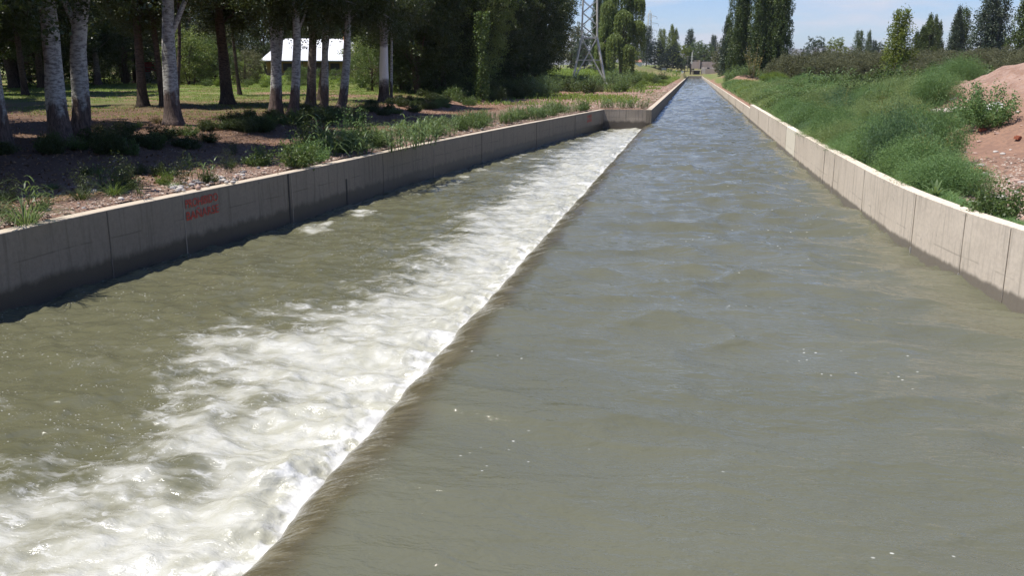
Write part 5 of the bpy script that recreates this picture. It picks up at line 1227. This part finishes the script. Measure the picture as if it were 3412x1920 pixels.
# ------------------------------------------------------------------ gatehouse and bits at the canal's far end
gh1 = flat_mat('old_render', (.42, .33, .275), .9, .15, .5); gh2 = flat_mat('pale_render', (.58, .50, .42), .9, .12, .5); dk = flat_mat('dark_iron', (.045, .03, .03), .7, .3, 2); gry = flat_mat('grey_metal', (.30, .33, .35), .6, .15, 2); wht = flat_mat('white_paint', (.72, .72, .70), .6, .1, 1)
def farpt(px, dist): return along(px, dist)
z0 = .2
e = bpy.data.objects.new('gatehouse', None); C.objects.link(e); e.location = (.2, 446, z0); e.scale = (1.2, 1, 1.12); tag(e, 'old masonry sluice house with dark gate at the far end of the canal', 'gatehouse')
def part(nm, m_, boxes, par=e):
    g = G(); [g.box(c_, d_) for c_, d_ in boxes]; return link(nm, g.mesh(nm), m_, par)
part('upper_wall', gh1, [((4.6, 9.5, 4.35), (12.6, .5, 2.9)), ((10.8, 7, 4.3), (.4, 5, 2.8)), ((8.2, 9.5, 6.2), (3.4, .5, .3)), ((.6, 9.5, 6.15), (2.2, .5, .25))])
part('buttress', gh1, [((1.8, 9.1, 4.5), (.8, .5, 3.9))])
part('dark_slot', dk, [((2.45, 9.2, 4.4), (.3, .2, 3.4))])
part('middle_wall', gh2, [((6.5, 6.0, 2.75), (7.6, .4, 1.3)), ((3.8, 5.6, 1.9), (2.2, .4, 2.6))])
part('opening', dk, [((5.4, 5.75, 2.9), (.95, .12, .9))])
part('lower_wall', gh1, [((7.0, 2.6, 1.35), (5.4, .5, 2.9)), ((9.9, 4, 1.3), (.4, 3.4, 2.6))])
gt_ = part('deck_slab', gh2, [((.8, .6, 2.15), (3.7, 2.0, .22))])
part('sluice_gate', dk, [((.9, .4, 1.0), (2.5, .15, 2.1))]); part('gate_post', gh1, [((-.75, .3, .95), (.55, .5, 2.1)), ((2.75, .3, 1.4), (.35, .5, 1.6))]); part('left_post', dk, [((-1.5, .5, 2.2), (.55, .6, 5.4))])
g = G(); g.beam((-1.2, .5, 4.6), (-1.1, .5, 9.6), .42); [g.box((-1.15, .5, z_), (.9, .5, .25)) for z_ in (5.6, 6.8, 7.9)]; g.beam((-1.0, .5, 9.4), (-.8, .5, 10.4), .16); link('hoist_mast', g.mesh('hoist_mast'), steel, e)
def bit(nm, px, d, boxes, m_, lab, cat): p = farpt(px, d); g = G(); [g.box(c_, d_) for c_, d_ in boxes]; o = link(nm, g.mesh(nm), m_, None, p); tag(o, lab, cat); return o
bit('control_booth', 1670, 452, [((0, 0, 1.2), (1.9, 1.6, 2.6)), ((0, 0, 2.56), (2.2, 1.9, .16))], gry, 'small grey booth with dark doorway on the rise left of the canal end', 'booth'); 
p = farpt(1670, 452); g = G(); g.box((.2, -.83, 1.3), (.7, .08, 1.4)); b_ = link('doorway', g.mesh('doorway'), dk, [o for o in C.objects if o.name == 'control_booth'][0])
bit('white_block', 1684, 448, [((0, 0, .6), (1.2, .8, 1.2)), ((-.2, -.3, 1.3), (.7, .5, .3))], wht, 'white block on the rise right of the grey booth', 'block')
bit('white_pillar', 1717, 446, [((0, 0, .9), (.9, .6, 1.9)), ((0, 0, 1.9), (1.05, .75, .12))], wht, 'white pillar on the rise nearest the gatehouse', 'pillar')
bit('white_marker', 1701, 452, [((0, 0, .8), (.45, .4, 1.7)), ((.1, 0, 1.6), (.6, .5, .25))], wht, 'thin white marker post between white block and pillar', 'post')
e2 = bpy.data.objects.new('roadside_house', None); C.objects.link(e2); e2.location = farpt(1603, 470); tag(e2, 'tiny distant white house with a low red tiled roof', 'house')
tile = flat_mat('roof_tile', (.42, .20, .15), .8, .2, 2)
g = G(); g.box((0, 0, 1.0), (4.0, 3, 2.2)); link('wall', g.mesh('wall'), wht, e2); g = G(); g.add([(-2.3, -2, 2), (2.3, -2, 2), (2.3, 2, 2), (-2.3, 2, 2), (-2.3, 0, 3.2), (2.3, 0, 3.2)], [[0, 1, 5, 4], [2, 3, 4, 5]]).add([(-2.3, -2, 2), (2.3, -2, 2), (2.3, 2, 2), (-2.3, 2, 2), (-2.3, 0, 3.2), (2.3, 0, 3.2)], [[0, 4, 3], [1, 2, 5]]); link('roof', g.mesh('roof'), tile, e2)
for px, d, h, lab in ((1729, 470, 7.6, 'weathered utility pole just left of the hoist mast'), (1789, 470, 7.0, 'pale utility pole behind the right of the gatehouse')):
    p = farpt(px, d); g = G(); g.tube([(0, 0, -.3), (0, 0, h)], [.16, .11], 8); g.box((0, 0, h-.4), (1.8, .14, .14)); o = link('utility_pole', g.mesh('utility_pole', True), flat_mat('pole_wood', (.34, .31, .27), .85, .15, 3), None, p); tag(o, lab, 'pole')
p = along(1894, 156); g = G(); g.box((0, 0, 1.1), (.36, .34, 2.4)); g.box((0, 0, 2.33), (.44, .42, .1)); o = link('gate_pillar', g.mesh('gate_pillar'), gh2, None, p); tag(o, 'pale stone pillar among the canes below the poplars', 'pillar')
p = farpt(1690, 300)
# fence posts at the mound
for k, (px, d) in enumerate(((1722, 330),)):
    p = farpt(px, d); g = G(); g.beam((0, 0, -.2), (.1, 0, 3.0), .28); o = link('dark_post', g.mesh('dark_post'), dk, None, p); tag(o, 'dark upright post on the earth bank left of the gatehouse', 'post')

# ------------------------------------------------------------------ mountains
def mountains():
    th = np.radians(np.linspace(-75, 60, 260)); rd = np.array([4300, 4700, 5200, 5800, 6600.])
    A, D = np.meshgrid(th, rd, indexing='ij'); pr = (128+30*fbm(A*9, A*0, 99, 4))[:, :1]*np.array([[0, .45, .8, 1, .9]])
    Zm = pr*(1+.12*pn(A*60, D*.002, 98))-30*(D < 4400)
    o = grid_mesh('mountains', np.sin(A)*D, np.cos(A)*D, Zm, mat=flat_mat('mountain', (.13, .12, .10), .95, .15, .002)); tag(o, kind='structure')
mountains()

# ------------------------------------------------------------------ air
HZ = True
if HZ:
    m = bpy.data.materials.new('haze'); m.use_nodes = True; t = m.node_tree; t.nodes.clear(); o_ = t.nodes.new('ShaderNodeOutputMaterial'); v = t.nodes.new('ShaderNodeVolumePrincipled')
    v.inputs['Color'].default_value = (.78, .86, 1, 1); v.inputs['Density'].default_value = .00008; v.inputs['Anisotropy'].default_value = .3; t.links.new(v.outputs[0], o_.inputs['Volume'])
    g = G(); g.box((0, 4000, 70), (24000, 19000, 160)); hz = link('haze', g.mesh('haze'), m); tag(hz, kind='stuff')
